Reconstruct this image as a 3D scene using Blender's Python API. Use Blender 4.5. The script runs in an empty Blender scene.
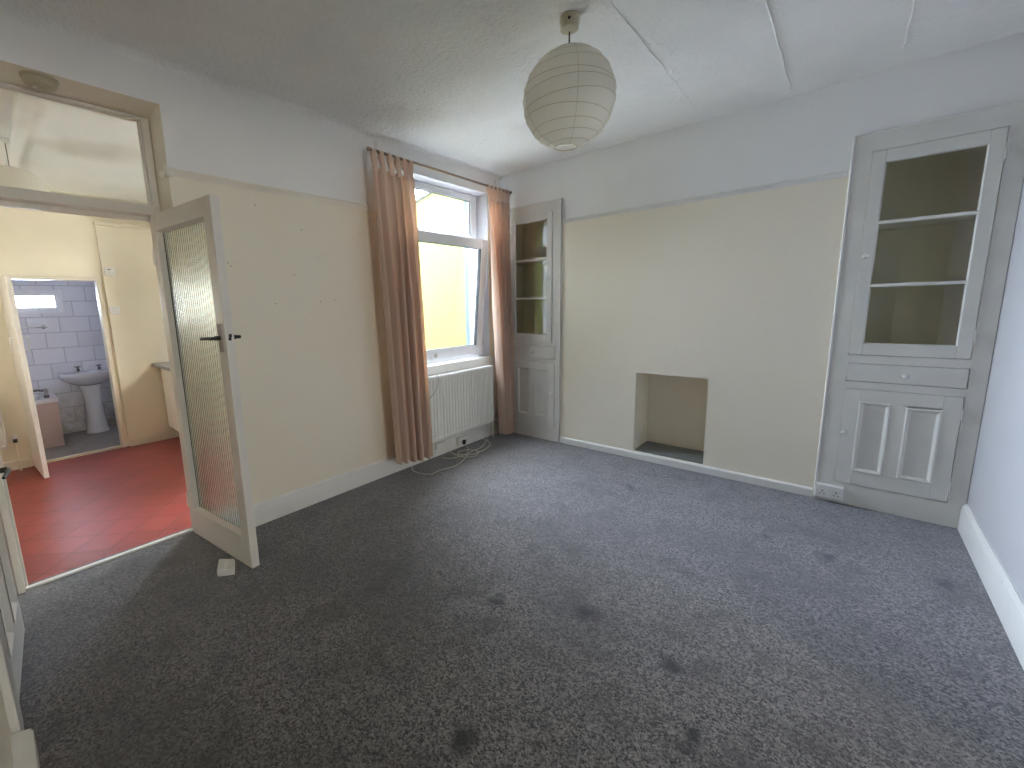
import bpy, bmesh, math, random
from mathutils import Vector, Matrix
random.seed(7)
PI = math.pi
scene = bpy.context.scene
COL = scene.collection

# ------------------------------------------------------------------ dimensions (metres)
XL, XR = -2.803, 0.633          # left (window) wall, right wall
YF = 3.746                      # wall with the fireplace
YB = -0.13                      # wall behind the camera
H = 2.717                       # ceiling
XF = -3.065                     # plane of the kitchen door frame
KX, KY0, KY1, KZ, KC = -6.275, -1.0, 1.97, -0.15, 2.70     # kitchen
BX, BY0, BY1, BC = -7.67, -1.3, 1.45, 2.20                 # bathroom

# ------------------------------------------------------------------ materials
def nt(name):
    m = bpy.data.materials.new(name); m.use_nodes = True
    t = m.node_tree; t.nodes.clear()
    out = t.nodes.new('ShaderNodeOutputMaterial')
    return m, t, out

def N(t, kind, **kw):
    n = t.nodes.new(kind)
    for k, v in kw.items():
        if k in n.inputs: n.inputs[k].default_value = v
        else: setattr(n, k, v)
    return n

def math_n(t, op, a, b=None, clamp=False):
    n = t.nodes.new('ShaderNodeMath'); n.operation = op; n.use_clamp = clamp
    for i, v in enumerate((a, b)):
        if v is None: continue
        if hasattr(v, 'links'): t.links.new(v, n.inputs[i])
        else: n.inputs[i].default_value = v
    return n.outputs[0]

def mixc(t, fac, a, b):
    n = t.nodes.new('ShaderNodeMix'); n.data_type = 'RGBA'
    for sock, v in ((n.inputs[0], fac), (n.inputs[6], a), (n.inputs[7], b)):
        if hasattr(v, 'links'): t.links.new(v, sock)
        elif isinstance(v, (int, float)): sock.default_value = v
        else: sock.default_value = (*v, 1.0)
    return n.outputs[2]

def noise(t, scale, detail=3.0, rough=0.55, vec=None):
    n = N(t, 'ShaderNodeTexNoise', Scale=scale, Detail=detail, Roughness=rough)
    if vec is None:
        g = t.nodes.new('ShaderNodeNewGeometry'); vec = g.outputs['Position']
    t.links.new(vec, n.inputs['Vector'])
    return n.outputs['Fac']

def ramp(t, fac, lo, hi):
    n = N(t, 'ShaderNodeMapRange'); n.inputs[1].default_value = lo; n.inputs[2].default_value = hi
    t.links.new(fac, n.inputs[0]); return n.outputs[0]

def bump(t, height, strength, dist):
    n = N(t, 'ShaderNodeBump', Strength=strength, Distance=dist)
    t.links.new(height, n.inputs['Height']); return n.outputs[0]

def principled(t, out, color, rough, normal=None, **kw):
    p = t.nodes.new('ShaderNodeBsdfPrincipled')
    if hasattr(color, 'links'): t.links.new(color, p.inputs['Base Color'])
    else: p.inputs['Base Color'].default_value = (*color, 1)
    p.inputs['Roughness'].default_value = rough
    if normal is not None: t.links.new(normal, p.inputs['Normal'])
    for k, v in kw.items(): p.inputs[k.replace('_', ' ')].default_value = v
    t.links.new(p.outputs[0], out.inputs['Surface'])
    return p

def paint(name, color, rough=0.6, var=0.05, vscale=3.0, bs=0.15, bscale=60.0, bd=0.004, **kw):
    m, t, out = nt(name)
    f = noise(t, vscale, 4)
    dark = tuple(c * (1 - var * 2) for c in color)
    c = mixc(t, ramp(t, f, 0.3, 0.7), dark, color)
    nrm = bump(t, noise(t, bscale, 3), bs, bd)
    principled(t, out, c, rough, nrm, **kw)
    return m

def metal(name, color, rough):
    m, t, out = nt(name)
    c = mixc(t, noise(t, 40, 2), tuple(x * .8 for x in color), color)
    principled(t, out, c, rough, None, Metallic=1.0)
    return m

CREAM, WHITE = (0.87, 0.805, 0.675), (0.86, 0.855, 0.845)

def wall_paint():
    """cream emulsion under the picture rail, white lining paper above it"""
    m, t, out = nt('two tone wall paint')
    g = t.nodes.new('ShaderNodeNewGeometry')
    sep = t.nodes.new('ShaderNodeSeparateXYZ'); t.links.new(g.outputs['Position'], sep.inputs[0])
    up = math_n(t, 'GREATER_THAN', sep.outputs[2], 2.158)
    f = noise(t, 1.6, 5, 0.6); f2 = noise(t, 14, 3)
    cream = mixc(t, ramp(t, f, 0.35, 0.75), CREAM, (0.86, 0.79, 0.65))
    cream = mixc(t, math_n(t, 'MULTIPLY', ramp(t, f2, 0.62, 0.8), 0.15), cream, (0.70, 0.62, 0.52))
    white = mixc(t, ramp(t, f, 0.35, 0.75), WHITE, (0.83, 0.825, 0.815))
    c = mixc(t, up, cream, white)
    h = math_n(t, 'ADD', math_n(t, 'MULTIPLY', noise(t, 4, 3), 1.0), math_n(t, 'MULTIPLY', noise(t, 90, 3), 0.12))
    principled(t, out, c, 0.55, bump(t, h, 0.25, 0.02))
    return m

STAINS = ((-0.758, 1.66, .085), (-0.393, 1.589, .06), (-0.258, 1.333, .045), (-0.81, .831, .07), (-1.121, 3.108, .05), (-0.223, 2.923, .04), (0.033, 2.871, .06), (0.495, 2.95, .06), (-1.123, 1.46, .05))
def carpet_mat():
    m, t, out = nt('charcoal carpet')
    g = t.nodes.new('ShaderNodeNewGeometry'); pos = g.outputs['Position']
    def cells(scale):
        v = N(t, 'ShaderNodeTexVoronoi', Scale=scale); t.links.new(pos, v.inputs['Vector'])
        sp = t.nodes.new('ShaderNodeSeparateXYZ'); t.links.new(v.outputs['Color'], sp.inputs[0]); return sp.outputs[0]
    fine = cells(230); mid = cells(125); big = noise(t, 1.5, 5, 0.62); patch = noise(t, 5.0, 5, 0.65)
    tuft = math_n(t, 'ADD', math_n(t, 'MULTIPLY', fine, .5), math_n(t, 'MULTIPLY', mid, .5))
    c = mixc(t, ramp(t, tuft, 0.22, 0.85), (0.029, 0.026, 0.024), (0.262, 0.240, 0.226))
    c = mixc(t, math_n(t, 'MULTIPLY', ramp(t, patch, 0.52, 0.64), 0.5), c, (0.052, 0.046, 0.043))
    c = mixc(t, math_n(t, 'MULTIPLY', ramp(t, big, 0.46, 0.62), 0.45), c, (0.064, 0.058, 0.052))
    # dents left by furniture feet and a few spilled stains
    for (x, y, r) in STAINS:
        w = N(t, 'ShaderNodeVectorMath', operation='DISTANCE'); w.inputs[1].default_value = (x, y, 0)
        nz = N(t, 'ShaderNodeTexNoise', Scale=9.0); t.links.new(pos, nz.inputs['Vector'])
        sc = N(t, 'ShaderNodeVectorMath', operation='MULTIPLY_ADD'); t.links.new(nz.outputs['Color'], sc.inputs[0])
        sc.inputs[1].default_value = (.16, .16, 0); 
        off = N(t, 'ShaderNodeVectorMath', operation='ADD'); t.links.new(pos, off.inputs[0]); off.inputs[1].default_value = (-.08, -.08, 0)
        t.links.new(off.outputs[0], sc.inputs[2]); t.links.new(sc.outputs[0], w.inputs[0])
        mk = N(t, 'ShaderNodeMapRange'); mk.inputs[1].default_value = r; mk.inputs[2].default_value = r * .3
        t.links.new(w.outputs['Value'], mk.inputs[0])
        c = mixc(t, math_n(t, 'MULTIPLY', mk.outputs[0], 0.88), c, (0.016, 0.014, 0.014))
    h = math_n(t, 'ADD', fine, math_n(t, 'MULTIPLY', mid, 1.3))
    p = principled(t, out, c, 0.85, bump(t, h, 0.35, 0.006))
    p.inputs['Sheen Tint'].default_value = (.86, .88, 1, 1); p.inputs['Sheen Weight'].default_value = 0.6; p.inputs['Sheen Roughness'].default_value = 0.45
    p.inputs['Specular IOR Level'].default_value = 0.35
    return m

def ceiling_mat():
    m, t, out = nt('white lining paper')
    f = noise(t, 2.2, 4)
    c = mixc(t, ramp(t, f, 0.3, 0.7), (0.84, 0.835, 0.815), (0.90, 0.89, 0.87))
    h = math_n(t, 'ADD', noise(t, 38, 4, 0.65), math_n(t, 'MULTIPLY', noise(t, 5, 2), 0.8))
    principled(t, out, c, 0.65, bump(t, h, 0.6, 0.02))
    return m

def quarry_mat():
    """red tiles laid diagonally"""
    m, t, out = nt('red quarry tiles')
    g = t.nodes.new('ShaderNodeNewGeometry')
    mp = N(t, 'ShaderNodeMapping'); mp.inputs['Rotation'].default_value = (0, 0, math.radians(-48)); mp.inputs['Location'].default_value = (.1, .07, 0)
    t.links.new(g.outputs['Position'], mp.inputs[0])
    b = N(t, 'ShaderNodeTexBrick', Scale=1.0); b.offset = 0.0
    b.inputs['Brick Width'].default_value = .225; b.inputs['Row Height'].default_value = .225; b.inputs['Mortar Size'].default_value = .0035
    b.inputs['Mortar Smooth'].default_value = .5; b.inputs['Bias'].default_value = -.2
    b.inputs['Color1'].default_value = (0.33, 0.060, 0.052, 1); b.inputs['Color2'].default_value = (0.27, 0.052, 0.040, 1); b.inputs['Mortar'].default_value = (0.085, 0.028, 0.022, 1)
    t.links.new(mp.outputs[0], b.inputs['Vector'])
    c = mixc(t, math_n(t, 'MULTIPLY', ramp(t, noise(t, 5, 4), .45, .75), .35), b.outputs['Color'], (0.17, 0.037, 0.028))
    inv = math_n(t, 'SUBTRACT', 1.0, b.outputs['Fac'])
    h = math_n(t, 'ADD', inv, math_n(t, 'MULTIPLY', noise(t, 30, 3), .2))
    principled(t, out, c, 0.38, bump(t, h, 0.3, 0.004))
    return m

def tile_mat():
    """white painted square-bond bathroom tiles with mildew low down"""
    m, t, out = nt('white bathroom tiles')
    g = t.nodes.new('ShaderNodeNewGeometry')
    sep = t.nodes.new('ShaderNodeSeparateXYZ'); t.links.new(g.outputs['Position'], sep.inputs[0])
    comb = t.nodes.new('ShaderNodeCombineXYZ')
    t.links.new(math_n(t, 'ADD', sep.outputs[1], math_n(t, 'MULTIPLY', sep.outputs[0], 1.0)), comb.inputs[0]); t.links.new(sep.outputs[2], comb.inputs[1])
    b = N(t, 'ShaderNodeTexBrick', Scale=1.0); b.offset = 0.5
    b.inputs['Brick Width'].default_value = .30; b.inputs['Row Height'].default_value = .2; b.inputs['Mortar Size'].default_value = .006
    b.inputs['Mortar Smooth'].default_value = .3
    b.inputs['Color1'].default_value = (0.78, 0.77, 0.81, 1); b.inputs['Color2'].default_value = (0.70, 0.69, 0.73, 1); b.inputs['Mortar'].default_value = (0.50, 0.49, 0.52, 1)
    t.links.new(comb.outputs[0], b.inputs['Vector'])
    low = N(t, 'ShaderNodeMapRange'); low.inputs[1].default_value = 0.55; low.inputs[2].default_value = -0.1
    t.links.new(sep.outputs[2], low.inputs[0])
    stain = math_n(t, 'MULTIPLY', low.outputs[0], ramp(t, noise(t, 7, 5, .65), .35, .65))
    c = mixc(t, math_n(t, 'MULTIPLY', stain, .8), b.outputs['Color'], (0.30, 0.28, 0.20))
    inv = math_n(t, 'SUBTRACT', 1.0, b.outputs['Fac'])
    principled(t, out, c, 0.3, bump(t, inv, 0.4, 0.005))
    return m

def glass_mat(name='clear glass', tint=(0.97, 0.985, 0.975), boost=1.0):
    m, t, out = nt(name)
    tr = N(t, 'ShaderNodeBsdfTransparent'); tr.inputs[0].default_value = (*tint, 1)
    gl = N(t, 'ShaderNodeBsdfGlossy', Roughness=0.0); gl.inputs[0].default_value = (1, 1, 1, 1)
    g = t.nodes.new('ShaderNodeNewGeometry')       # Schlick reflectance, the same from both sides of the thin pane
    dt = N(t, 'ShaderNodeVectorMath', operation='DOT_PRODUCT'); t.links.new(g.outputs['Incoming'], dt.inputs[0]); t.links.new(g.outputs['Normal'], dt.inputs[1])
    ca = math_n(t, 'SUBTRACT', 1.0, math_n(t, 'ABSOLUTE', dt.outputs['Value']), True)
    fr = math_n(t, 'ADD', math_n(t, 'MULTIPLY', math_n(t, 'POWER', ca, 5.0), .96), .04)
    mx = t.nodes.new('ShaderNodeMixShader')
    t.links.new(math_n(t, 'MULTIPLY', fr, boost, True), mx.inputs[0])
    t.links.new(tr.outputs[0], mx.inputs[1]); t.links.new(gl.outputs[0], mx.inputs[2]); t.links.new(mx.outputs[0], out.inputs['Surface'])
    return m

def reeded_mat():
    m, t, out = nt('reeded glass')
    p = principled(t, out, (0.90, 0.96, 0.90), 0.17)
    p.inputs['Transmission Weight'].default_value = 1.0; p.inputs['IOR'].default_value = 1.45
    return m

def paper_mat():
    m, t, out = nt('white lantern paper')
    c = mixc(t, noise(t, 18, 4), (0.92, 0.895, 0.83), (0.95, 0.935, 0.89))
    d = N(t, 'ShaderNodeBsdfDiffuse'); tl = N(t, 'ShaderNodeBsdfTranslucent')
    t.links.new(c, d.inputs[0]); t.links.new(c, tl.inputs[0])
    nrm = bump(t, noise(t, 70, 3), .3, .004); t.links.new(nrm, d.inputs['Normal'])
    mx = N(t, 'ShaderNodeMixShader', Fac=0.48)
    t.links.new(d.outputs[0], mx.inputs[1]); t.links.new(tl.outputs[0], mx.inputs[2]); t.links.new(mx.outputs[0], out.inputs['Surface'])
    return m

def curtain_mat():
    m, t, out = nt('peach curtain cloth')
    g = t.nodes.new('ShaderNodeNewGeometry')
    mp = N(t, 'ShaderNodeMapping'); mp.inputs['Scale'].default_value = (160, 160, 420); t.links.new(g.outputs['Position'], mp.inputs[0])
    w = noise(t, 1.0, 2, .5, mp.outputs[0])
    c = mixc(t, w, (0.82, 0.70, 0.61), (0.89, 0.78, 0.69))
    c = mixc(t, math_n(t, 'MULTIPLY', noise(t, 5, 3), .4), c, (0.82, 0.69, 0.60))
    d = N(t, 'ShaderNodeBsdfDiffuse', Roughness=.6); tl = N(t, 'ShaderNodeBsdfTranslucent')
    t.links.new(c, d.inputs[0]); tl.inputs[0].default_value = (0.82, 0.60, 0.43, 1)
    t.links.new(bump(t, w, .2, .002), d.inputs['Normal'])
    mx = N(t, 'ShaderNodeMixShader', Fac=0.42)
    t.links.new(d.outputs[0], mx.inputs[1]); t.links.new(tl.outputs[0], mx.inputs[2]); t.links.new(mx.outputs[0], out.inputs['Surface'])
    return m

def slate_mat():
    m, t, out = nt('roof slates')
    b = N(t, 'ShaderNodeTexBrick', Scale=1.0); b.offset = .5
    g = t.nodes.new('ShaderNodeNewGeometry'); t.links.new(g.outputs['Position'], b.inputs['Vector'])
    b.inputs['Brick Width'].default_value = .3; b.inputs['Row Height'].default_value = .2; b.inputs['Mortar Size'].default_value = .008
    b.inputs['Color1'].default_value = (.22, .23, .25, 1); b.inputs['Color2'].default_value = (.30, .31, .33, 1); b.inputs['Mortar'].default_value = (.08, .08, .09, 1)
    principled(t, out, b.outputs['Color'], .5)
    return m

M = dict(
    wall=wall_paint(), carpet=carpet_mat(), ceil=ceiling_mat(), quarry=quarry_mat(), tiles=tile_mat(),
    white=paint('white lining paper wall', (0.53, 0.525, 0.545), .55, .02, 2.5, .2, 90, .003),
    cream=paint('cream reveal paint', (0.84, 0.785, 0.685), .5, .03),
    gloss=paint('white gloss paint', (0.80, 0.79, 0.76), .28, .03, 8, .12, 35, .003),
    oldgloss=paint('aged white gloss paint', (0.74, 0.725, 0.675), .30, .04, 6, .18, 30, .003),
    doorpaint=paint('off white door paint', (0.80, 0.76, 0.70), .33, .04, 5, .15, 30, .003),
    inside=paint('olive beige cupboard lining', (0.87, 0.81, 0.69), .6, .05, 2.0),
    shelf=paint('white shelf paint', (0.82, 0.80, 0.75), .4, .03),
    upvc=paint('white window plastic', (0.80, 0.81, 0.83), .25, .01, 4, .02, 30, .001),
    glass=glass_mat(), cabglass=glass_mat('old cupboard glass', (0.93, 0.94, 0.90), 1.0), reeded=reeded_mat(), paper=paper_mat(), curtain=curtain_mat(),
    gasket=paint('black rubber seal', (0.03, 0.03, 0.035), .6),
    black=paint('black japanned iron', (0.018, 0.016, 0.016), .35, .1, 30),
    extreveal=paint('blue grey render', (0.13, 0.165, 0.20), .8, Specular_IOR_Level=0.05), brown=paint('rusty brown plug', (0.36, 0.27, 0.20), .7), dull=paint('grey painted metal', (0.42, 0.39, 0.36), .45, .1, 40),
    plastic=paint('white moulded plastic', (0.78, 0.77, 0.74), .35, .02, 10, .02, 30, .001),
    alarm=paint('smoke stained plastic', (0.50, 0.45, 0.32), .45, .05, 20), oldplastic=paint('yellowed plastic', (0.66, 0.60, 0.45), .4, .05, 20, .03, 30, .001),
    rad=paint('white radiator enamel', (0.78, 0.775, 0.74), .3, .02, 4, .03, 30, .001),
    tapmetal=metal('tarnished tap metal', (0.16, 0.15, 0.15), .3), chrome=metal('chrome', (0.62, 0.62, 0.62), .18), brass=metal('brass', (0.6, 0.48, 0.25), .35), bronze=metal('bronze curtain pole', (0.42, 0.33, 0.26), .35),
    wire=paint('thin brown wire', (0.10, 0.08, 0.07), .6), cable=paint('white cable', (0.70, 0.67, 0.60), .45, .05, 30),
    kcream=paint('yellow cream kitchen paint', (0.86, 0.80, 0.645), .55, .05, 1.8, .2, 40, .004),
    kwhite=paint('white kitchen ceiling paint', (0.80, 0.80, 0.78), .6, .03),
    worktop=paint('grey worktop laminate', (0.25, 0.25, 0.26), .35, .15, 60),
    cabinet=paint('cream cabinet laminate', (0.78, 0.72, 0.60), .35, .02),
    lino=paint('grey bathroom vinyl', (0.27, 0.245, 0.225), .45, .15, 9),
    ceramic=paint('white glazed ceramic', (0.80, 0.80, 0.82), .12, .02, 3, .01, 20, .001),
    bathpanel=paint('pink brown bath panel', (0.56, 0.40, 0.34), .4, .08, 4),
    slab=paint('grey hearth stone', (0.20, 0.215, 0.21), .55, .12, 14, .3, 30, .006),
    yard=paint('yard concrete', (0.42, 0.42, 0.40), .8, .12, 4), slate=slate_mat(),
    yellow=paint('lime yellow masonry paint', (0.118, 0.132, 0.044), .9, .05, 1.2, .4, 30, .01, Specular_IOR_Level=0.02),
    gutter=paint('black gutter plastic', (0.03, 0.03, 0.03), .4),
    metalstrip=metal('aluminium threshold', (0.85, 0.85, 0.85), .3),
)

# ------------------------------------------------------------------ mesh builder
class MB:
    def __init__(self): self.bm = bmesh.new()
    def box(self, x0, x1, y0, y1, z0, z1, bev=0.0, seg=2):
        x0, x1 = min(x0, x1), max(x0, x1); y0, y1 = min(y0, y1), max(y0, y1); z0, z1 = min(z0, z1), max(z0, z1)
        bm = self.bm
        v = [bm.verts.new(p) for p in ((x0,y0,z0),(x1,y0,z0),(x1,y1,z0),(x0,y1,z0),(x0,y0,z1),(x1,y0,z1),(x1,y1,z1),(x0,y1,z1))]
        fs = [bm.faces.new([v[i] for i in f]) for f in ((0,3,2,1),(4,5,6,7),(0,1,5,4),(1,2,6,5),(2,3,7,6),(3,0,4,7))]
        if bev > 0:
            es = list({e for f in fs for e in f.edges})
            bmesh.ops.bevel(bm, geom=es, offset=min(bev, .45*min(x1-x0, y1-y0, z1-z0)), segments=seg, affect='EDGES', profile=.5)
        return self
    def face(self, pts): self.bm.faces.new([self.bm.verts.new(p) for p in pts]); return self
    def prism(self, poly, d):
        """closed prism: polygon of 3-D points pushed along vector d"""
        d = Vector(d); a = [self.bm.verts.new(p) for p in poly]; b = [self.bm.verts.new(Vector(p) + d) for p in poly]
        n = len(a); self.bm.faces.new(a[::-1]); self.bm.faces.new(b)
        for i in range(n): self.bm.faces.new((a[i], a[(i+1) % n], b[(i+1) % n], b[i]))
        return self
    def rings(self, rings, cap0=True, cap1=True, closed=False):
        R = [[self.bm.verts.new(p) for p in r] for r in rings]; n = len(R[0])
        for a, b in zip(R, R[1:] + ([R[0]] if closed else [])):
            for i in range(n): self.bm.faces.new((a[i], a[(i+1) % n], b[(i+1) % n], b[i]))
        if not closed:
            if cap0: self.bm.faces.new(R[0][::-1])
            if cap1: self.bm.faces.new(R[-1])
        return self
    def tube(self, pts, r, n=8, closed=False):
        P = [Vector(p) for p in pts]; rs = r if isinstance(r, (list, tuple)) else [r]*len(P)
        rings = []; up = None
        for i, p in enumerate(P):
            if closed: d = (P[(i+1) % len(P)] - P[i-1])
            else: d = (P[min(i+1, len(P)-1)] - P[max(i-1, 0)])
            d.normalize()
            if up is None:
                up = Vector((0,0,1)) if abs(d.z) < .9 else Vector((1,0,0))
            a = up - d*up.dot(d)
            if a.length < 1e-4: a = d.orthogonal()
            a.normalize(); b = d.cross(a); up = a
            rings.append([p + rs[i]*(math.cos(2*PI*k/n)*a + math.sin(2*PI*k/n)*b) for k in range(n)])
        return self.rings(rings, closed=closed)
    def lathe(self, prof, origin=(0,0,0), axis='z', n=24, sgn=1):
        """prof: (radius, height) pairs, first to last; revolved about the axis"""
        o = Vector(origin); rings = []
        for r, h in prof:
            ring = []
            for k in range(n):
                c, s = r*math.cos(2*PI*k/n), r*math.sin(2*PI*k/n)
                ring.append(o + {'z': Vector((c, s, h*sgn)), 'y': Vector((c, h*sgn, s)), 'x': Vector((h*sgn, c, s))}[axis])
            rings.append(ring)
        return self.rings(rings)
    def frame_ring(self, r0, r1, d0, d1, y0, axis='y', sgn=-1):
        """sloping rectangular moulding between rectangle r0 at depth d0 and r1 at depth d1; rect = (u0,u1,z0,z1)"""
        def pts(r, d):
            u0, u1, z0, z1 = r; q = ((u0,z0),(u1,z0),(u1,z1),(u0,z1))
            return [Vector((u, y0 + sgn*d, z)) if axis == 'y' else Vector((y0 + sgn*d, u, z)) for u, z in q]
        a = [self.bm.verts.new(p) for p in pts(r0, d0)]; b = [self.bm.verts.new(p) for p in pts(r1, d1)]
        for i in range(4): self.bm.faces.new((a[i], a[(i+1) % 4], b[(i+1) % 4], b[i]))
        return self
    def build(self, name, mat, parent=None, local=False, smooth=None, extra=()):
        bmesh.ops.recalc_face_normals(self.bm, faces=self.bm.faces)
        if parent is not None and not local:
            off = wloc(parent)
            bmesh.ops.translate(self.bm, verts=self.bm.verts, vec=-off)
        me = bpy.data.meshes.new(name); self.bm.to_mesh(me); self.bm.free()
        me.materials.append(mat)
        for m in extra: me.materials.append(m)
        o = bpy.data.objects.new(name, me); COL.objects.link(o)
        if parent is not None: o.parent = parent
        if smooth is not None:
            for p in me.polygons: p.use_smooth = True
            me.set_sharp_from_angle(angle=math.radians(smooth))
        return o

def wloc(o):
    v = Vector((0, 0, 0))
    while o is not None: v += o.location; o = o.parent
    return v

def tag(o, label, cat, group=None, kind=None):
    o['label'] = label; o['category'] = cat
    if group: o['group'] = group
    if kind: o['kind'] = kind
    return o

def empty(name, loc, rz=0.0):
    o = bpy.data.objects.new(name, None); o.empty_display_size = .05; COL.objects.link(o)
    o.location = loc; o.rotation_euler = (0, 0, rz); return o

def struct(o, label, cat): return tag(o, label, cat, None, 'structure')

def copy_tree(o, parent=None):
    c = o.copy(); COL.objects.link(c); c.parent = parent
    for ch in list(o.children): copy_tree(ch, c)
    return c

def slab_holes(mb, axis, a0, a1, u0, u1, z0, z1, holes):
    """wall slab between a0 and a1 along its normal axis ('x' or 'y') with rectangular holes (u0,u1,z0,z1) right through"""
    us = sorted({u0, u1, *[h[0] for h in holes], *[h[1] for h in holes]}); us = [u for u in us if u0 <= u <= u1]
    zs = sorted({z0, z1, *[h[2] for h in holes], *[h[3] for h in holes]}); zs = [z for z in zs if z0 <= z <= z1]
    def solid(i, j):
        if i < 0 or j < 0 or i >= len(us)-1 or j >= len(zs)-1: return False
        cu, cz = (us[i]+us[i+1])/2, (zs[j]+zs[j+1])/2
        return not any(h[0] < cu < h[1] and h[2] < cz < h[3] for h in holes)
    P = (lambda a, u, z: (a, u, z)) if axis == 'x' else (lambda a, u, z: (u, a, z))
    for i in range(len(us)-1):
        for j in range(len(zs)-1):
            if not solid(i, j): continue
            U0, U1, Z0, Z1 = us[i], us[i+1], zs[j], zs[j+1]
            for a in (a0, a1): mb.face([P(a,U0,Z0), P(a,U1,Z0), P(a,U1,Z1), P(a,U0,Z1)])
            if not solid(i-1, j): mb.face([P(a0,U0,Z0), P(a1,U0,Z0), P(a1,U0,Z1), P(a0,U0,Z1)])
            if not solid(i+1, j): mb.face([P(a0,U1,Z0), P(a1,U1,Z0), P(a1,U1,Z1), P(a0,U1,Z1)])
            if not solid(i, j-1): mb.face([P(a0,U0,Z0), P(a1,U0,Z0), P(a1,U1,Z0), P(a0,U1,Z0)])
            if not solid(i, j+1): mb.face([P(a0,U0,Z1), P(a1,U0,Z1), P(a1,U1,Z1), P(a0,U1,Z1)])
    bmesh.ops.remove_doubles(mb.bm, verts=mb.bm.verts, dist=1e-5)
    return mb

def set_slot(o, test, idx):
    for p in o.data.polygons:
        if test(p.center, p.normal): p.material_index = idx

# ------------------------------------------------------------------ the room shell
WIN = (2.40, 3.52, 0.862, 2.512)             # window opening in the left wall (y0,y1,z0,z1)
DOOR = (-0.09, 0.76, -0.06, 2.494)             # kitchen doorway in the left wall
FIRE = (-1.336, -0.770, 0.066, 0.784)        # fireplace recess (x0,x1,z0,z1)
ALC1 = (-2.76, -2.11, 0.02, 2.35); ALC2 = (-0.03, 0.60, 0.02, 2.35)

o = MB().box(-3.12, XR+.3, -1.75, 4.3, -.12, 0.0).build('floor', M['carpet'])
struct(o, 'mottled charcoal grey carpet covering the living room floor', 'floor')

o = slab_holes(MB(), 'x', XL, -3.12, -1.0, 4.3, -.35, 2.95, [DOOR, WIN]).build('wall_left', M['wall'], extra=(M['cream'], M['white'], M['yellow']))
set_slot(o, lambda c, n: c.x < XL-.005 and c.x > -3.119 and c.y < 1.2, 1)
set_slot(o, lambda c, n: c.x < XL-.005 and c.x > -3.119 and c.y > 2.0, 2)
set_slot(o, lambda c, n: c.x < -3.119 and c.y > 1.98, 3)
struct(o, 'cream wall with window and kitchen doorway, white above picture rail', 'wall')

wl = o
for y, z in ((1.206, 2.055), (1.011, 1.694), (1.026, 1.677), (1.50, 1.94), (1.42, 1.64), (1.275, 1.45), (1.60, 1.46), (1.71, 1.47)):
    MB().lathe([(.0042, .0004), (.0035, .0012), (.001, .0014)], (XL, y, z), 'x', 10).build('filled_screw_hole', M['brown'], wl)
mb = slab_holes(MB(), 'y', YF, 4.09, -3.12, XR+.3, -.1, 2.95, [FIRE, ALC1, ALC2])
mb.box(-3.12, XR+.3, 4.09, 4.3, -.1, 2.95)
o = mb.build('wall_far', M['wall'])
struct(o, 'cream chimney breast wall with open square fireplace recess', 'wall')

FILL_DOORWAY = (-.08, 1.75, -.06, 2.05)  # doorway added so fill daylight reaches the left wall
o = slab_holes(MB(), 'x', XR, XR+.3, -1.75, 4.3, -.1, 2.95, [FILL_DOORWAY]).build('wall_right', M['white'])
struct(o, 'plain bluish white wall at the right edge of the room', 'wall')

HALL = (-1.12, 0.45, -0.06, 2.03)
o = slab_holes(MB(), 'y', YB, YB-.16, -3.12, XR+.1, -.1, 2.95, [HALL]).build('wall_back', M['wall'])
struct(o, 'wall behind the viewpoint carrying the panelled cupboard door', 'wall')
mb = MB(); mb.box(-1.3, -1.2, -1.75, YB-.16, -.1, 2.95); slab_holes(mb, 'y', -1.75, -1.9, -1.3, XR+.3, -.1, 2.95, [])
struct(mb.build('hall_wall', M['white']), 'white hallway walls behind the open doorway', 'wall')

# ceiling with papered seams standing slightly proud and a small cove along the left wall
mb = MB().box(-3.12, XR+.3, -1.9, 4.3, H, 2.95)
for xs, ya, yb in ((-1.38, .9, 1.95), (-0.903, .7, 3.52), (-0.391, .9, 3.72), (0.104, 1.0, 3.70)):
    n = 26; prev = None; pts = []
    for k in range(n+1):
        y = ya + (yb-ya)*k/n
        pts.append((xs + random.uniform(-.004, .004), y, H + .0042 - .004*random.random()))
    mb.tube(pts, [.0048 + .0014*random.random() for _ in pts], 6)
cove = [(XL, 0, H)] + [(XL + .045 - .045*math.sin(a), 0, H - .045 + .045*math.cos(a)) for a in [PI/2*k/6 for k in range(7)]]
mb.prism([(p[0], YB, p[2]) for p in cove], (0, YF - YB, 0))
o = mb.build('ceiling', M['ceil'])
struct(o, 'white papered ceiling with raised paper seams', 'ceiling')

# unseen front room and doorway, added to brighten the room's left side
FW = (.02, .78, 1.10, 1.80)
mb = slab_holes(MB(), 'x', 3.4, 3.6, -1.4, 2.4, -.1, 2.95, [FW]); mb.box(XR+.3, 3.4, -1.4, -1.2, -.1, 2.95); mb.box(XR+.3, 3.4, 2.2, 2.4, -.1, 2.95)
struct(mb.build('fill_room_wall', M['cream']), 'cream walls of the added front room that lets in fill daylight', 'wall')
struct(MB().box(XR+.3, 3.6, -1.4, 2.4, -.12, 0).build('fill_room_floor', M['carpet']), 'grey carpet of the added front room', 'floor')
struct(MB().box(XR+.3, 3.6, -1.4, 2.4, H, 2.95).build('fill_room_ceiling', M['ceil']), 'white ceiling of the added front room', 'ceiling')
w5 = empty('fill_window', (3.5, .40, FW[2])); struct(w5, 'added window of the unseen front room, bringing in fill daylight', 'window')  # unseen window, added as a source of fill daylight
mb = MB(); f = .045; q0, q1, q2, q3 = FW
for q in ((q0, q0+f, q2, q3), (q1-f, q1, q2, q3), (q0+f, q1-f, q2, q2+f), (q0+f, q1-f, q3-f, q3)): mb.box(3.48, 3.54, *q, .004)
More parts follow.
